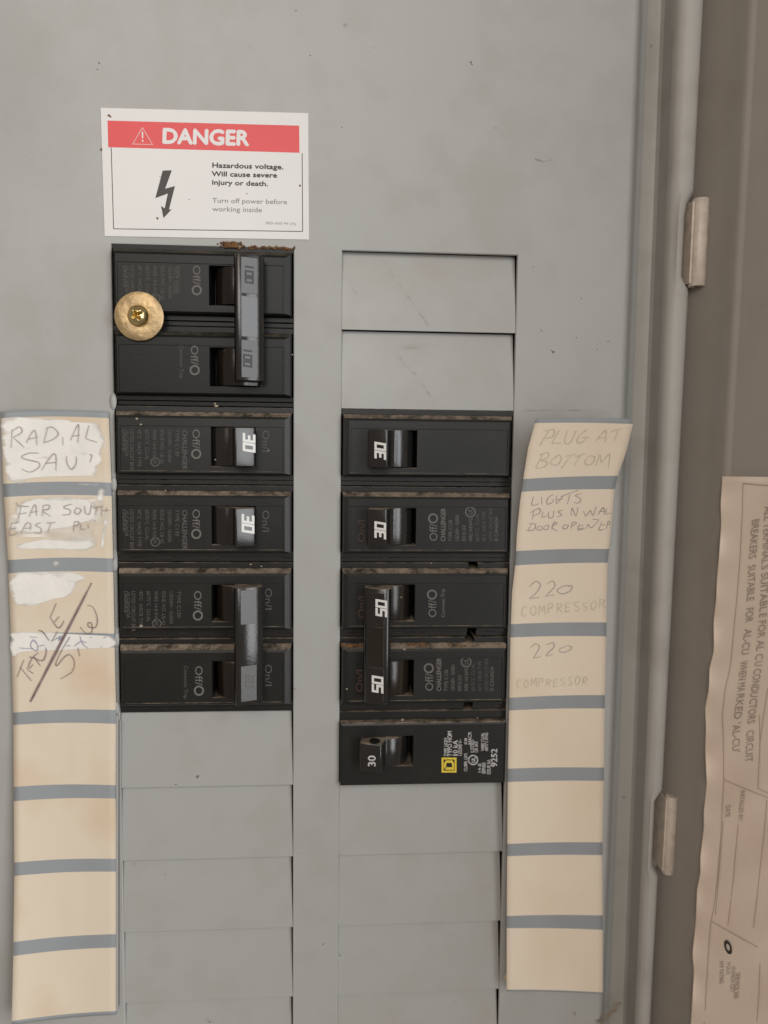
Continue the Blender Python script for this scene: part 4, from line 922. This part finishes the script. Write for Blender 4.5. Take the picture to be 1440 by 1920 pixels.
# ================================================================ directory sheet on the door
EDGEP = [(892, 1354), (948, 1351), (983, 1352), (1042, 1348), (1086, 1344), (1124, 1342.6), (1164, 1337.7), (1218, 1338.5), (1254, 1330), (1292, 1329), (1327, 1322), (1368, 1323.6), (1400, 1322), (1441, 1323.6), (1468, 1325), (1522, 1319.5), (1552, 1319.5), (1606, 1313), (1638, 1313), (1665, 1307), (1725, 1304.6), (1790, 1298), (1822, 1301), (1874, 1298), (1920, 1295), (2060, 1286)]
def SL(y, x):      # slope field of the door's horizontals in the picture
    return (y-872)/(1390+80)
def sheet_off(x, y, xe):
    d = max(0, x-xe)
    return 1.5+1.1*math.exp(-d/14)*(0.5+0.5*math.sin(y*.075)+.3*math.sin(y*.031+1))+0.5*math.sin(y*.021+d*.03)**2+.35*math.sin(y*.05+d*.045)
def sheet_map(lift):
    def f(x, y):
        # height of the row that passes through (x, y), measured at its left end
        ye = 872+(y-872)*(1330+80)/(x+80); return D(x, y, sheet_off(x, ye, interp(EDGEP, ye))+lift)
    return f
root = empty('directory_sheet', *D(1360, 1400), 'wavy-edged pinkish paper sheet with printed lines stuck inside the open door', 'paper sheet')
mb = MB(); grid = []; NR, NC = 110, 26
ds = [0, 2, 5, 9, 14, 20, 28, 38, 50, 64, 80, 98, 118, 140, 165, 195, 230]
for r in range(NR+1):
    ye = 893+(2060-893)*r/NR; xe = interp(EDGEP, ye); line = []
    for d in ds:
        x = xe+d; y = 872+(ye-872)*(x+80)/(xe+80); line.append(D(x, y, sheet_off(x, ye, xe)))
    grid += line
n = len(ds)
mb.mesh(grid, [(r*n+c_, r*n+c_+1, (r+1)*n+c_+1, (r+1)*n+c_) for r in range(NR) for c_ in range(n-1)])
o = mb.build('paper', 'sheet', root, smooth=True); mod = o.modifiers.new('thickness', 'SOLIDIFY'); mod.thickness = 0.0002; mod.offset = 0
sm = sheet_map(.38)
mb = MB()
def pl_(pts, w=1.3, m='sheet_line'):
    out = []
    for (a_, b_), (c_, d_) in zip(pts, pts[1:]):
        k = max(2, int(math.hypot(c_-a_, d_-b_)/12)); out += [(a_+(c_-a_)*i/k, b_+(d_-b_)*i/k) for i in range(k)]
    out.append(pts[-1]); ribbon(mb, out, w, sm, m)
pl_([(1393, 906), (1392, 960), (1388, 1040), (1382, 1120), (1376, 1180), (1371, 1235), (1367, 1262), (1360, 1290), (1354, 1340), (1356, 1380), (1357, 1462), (1352, 1560), (1346, 1640), (1339, 1700), (1333, 1727), (1328, 1790), (1324, 1860), (1320, 1925)])
pl_([(1393, 906), (1420, 908.5), (1460, 912)], 1.8); pl_([(1357, 1462), (1398, 1479), (1450, 1500)]); pl_([(1333, 1727), (1370, 1748), (1450, 1793)], 1.5)
pl_([(1424, 1340), (1425, 1400), (1421, 1478)]); pl_([(1421, 1478), (1440, 1487)]); pl_([(1438, 1500), (1432, 1570), (1424, 1640), (1413, 1740)])
pl_([(1384, 1545), (1376, 1640), (1365, 1735)]); pl_([(1356, 1540), (1348, 1640), (1341, 1716)]); pl_([(1425, 1800), (1424, 1860), (1418, 1925)]); pl_([(1440, 1290), (1432, 1340), (1424, 1400)])
mb.build('printed_line', 'sheet_line', root, recalc=False)
mb = MB()
def rows_text(s, p0, p1, hgt, m='sheet_ink', bold=.15):
    words = s
    put_text(mb, words, p0, p1, hgt, sm, m, bold=bold, slant=-.25)
def run(s, pts, hgt, bold=.1):
    """text in chunks along a polyline"""
    n = len(pts)-1; L = [math.hypot(pts[i+1][0]-pts[i][0], pts[i+1][1]-pts[i][1]) for i in range(n)]; T = sum(L); k = 0; pos = 0
    for i in range(n):
        cnt = round(len(s)*(sum(L[:i+1])/T))-k; chunk = s[k:k+cnt]; k += cnt
        if chunk.strip():
            lead = len(chunk)-len(chunk.lstrip()); tr = len(chunk)-len(chunk.rstrip()); a_, b_ = pts[i], pts[i+1]; c = len(chunk)
            f0, f1 = lead/c, 1-(tr+.25)/c
            rows_text(chunk.strip(), (a_[0]+(b_[0]-a_[0])*f0, a_[1]+(b_[1]-a_[1])*f0), (a_[0]+(b_[0]-a_[0])*f1, a_[1]+(b_[1]-a_[1])*f1), hgt, bold=bold)
run("BREAKERS SUITABLE FOR AL-CU WHEN MARKED 'AL-CU'", [(1410, 974), (1403, 1060), (1400, 1130), (1396, 1180), (1388, 1240), (1382, 1300), (1374, 1360), (1373, 1415)], 14)
mb.build('printed_text', 'sheet_ink', root, recalc=False); mb = MB()
run('ALL TERMINALS SUITABLE FOR AL CU CONDUCTORS CIRCUIT', [(1434, 950), (1428, 1060), (1424, 1150), (1416, 1240), (1406, 1310), (1400, 1370), (1397, 1432)], 14)
mb.build('printed_text', 'sheet_ink', root, recalc=False); mb = MB()
run('INSTALLED BY:', [(1389, 1482), (1384, 1541)], 8, .1)
mb.build('printed_text', 'sheet_ink', root, recalc=False); mb = MB()
run('DATE', [(1361, 1510), (1359, 1534)], 9, .1)
mb.build('printed_text', 'sheet_ink', root, recalc=False); mb = MB()
for s, x0, y0, x1, y1 in (('AMP RATING', 1349, 1802, 1349, 1846), ('MAX', 1362, 1805, 1361, 1830), ('BRANCH CKT', 1372, 1812, 1369, 1862), ('SERVICE 200', 1380, 1824, 1376, 1874)): run(s, [(x0, y0), (x1, y1)], 8, .1)
mb.build('printed_text', 'sheet_ink', root, recalc=False)
mb = MB(); ring_mark(mb, 1365, 1776, 7.5, 5, lambda x, y: sm(1365+(x-1365)*.75, 1776+(y-1776)*1.2+(x-1365)*.6), 'ink'); mb.build('punched_mark', 'ink', root, recalc=False)
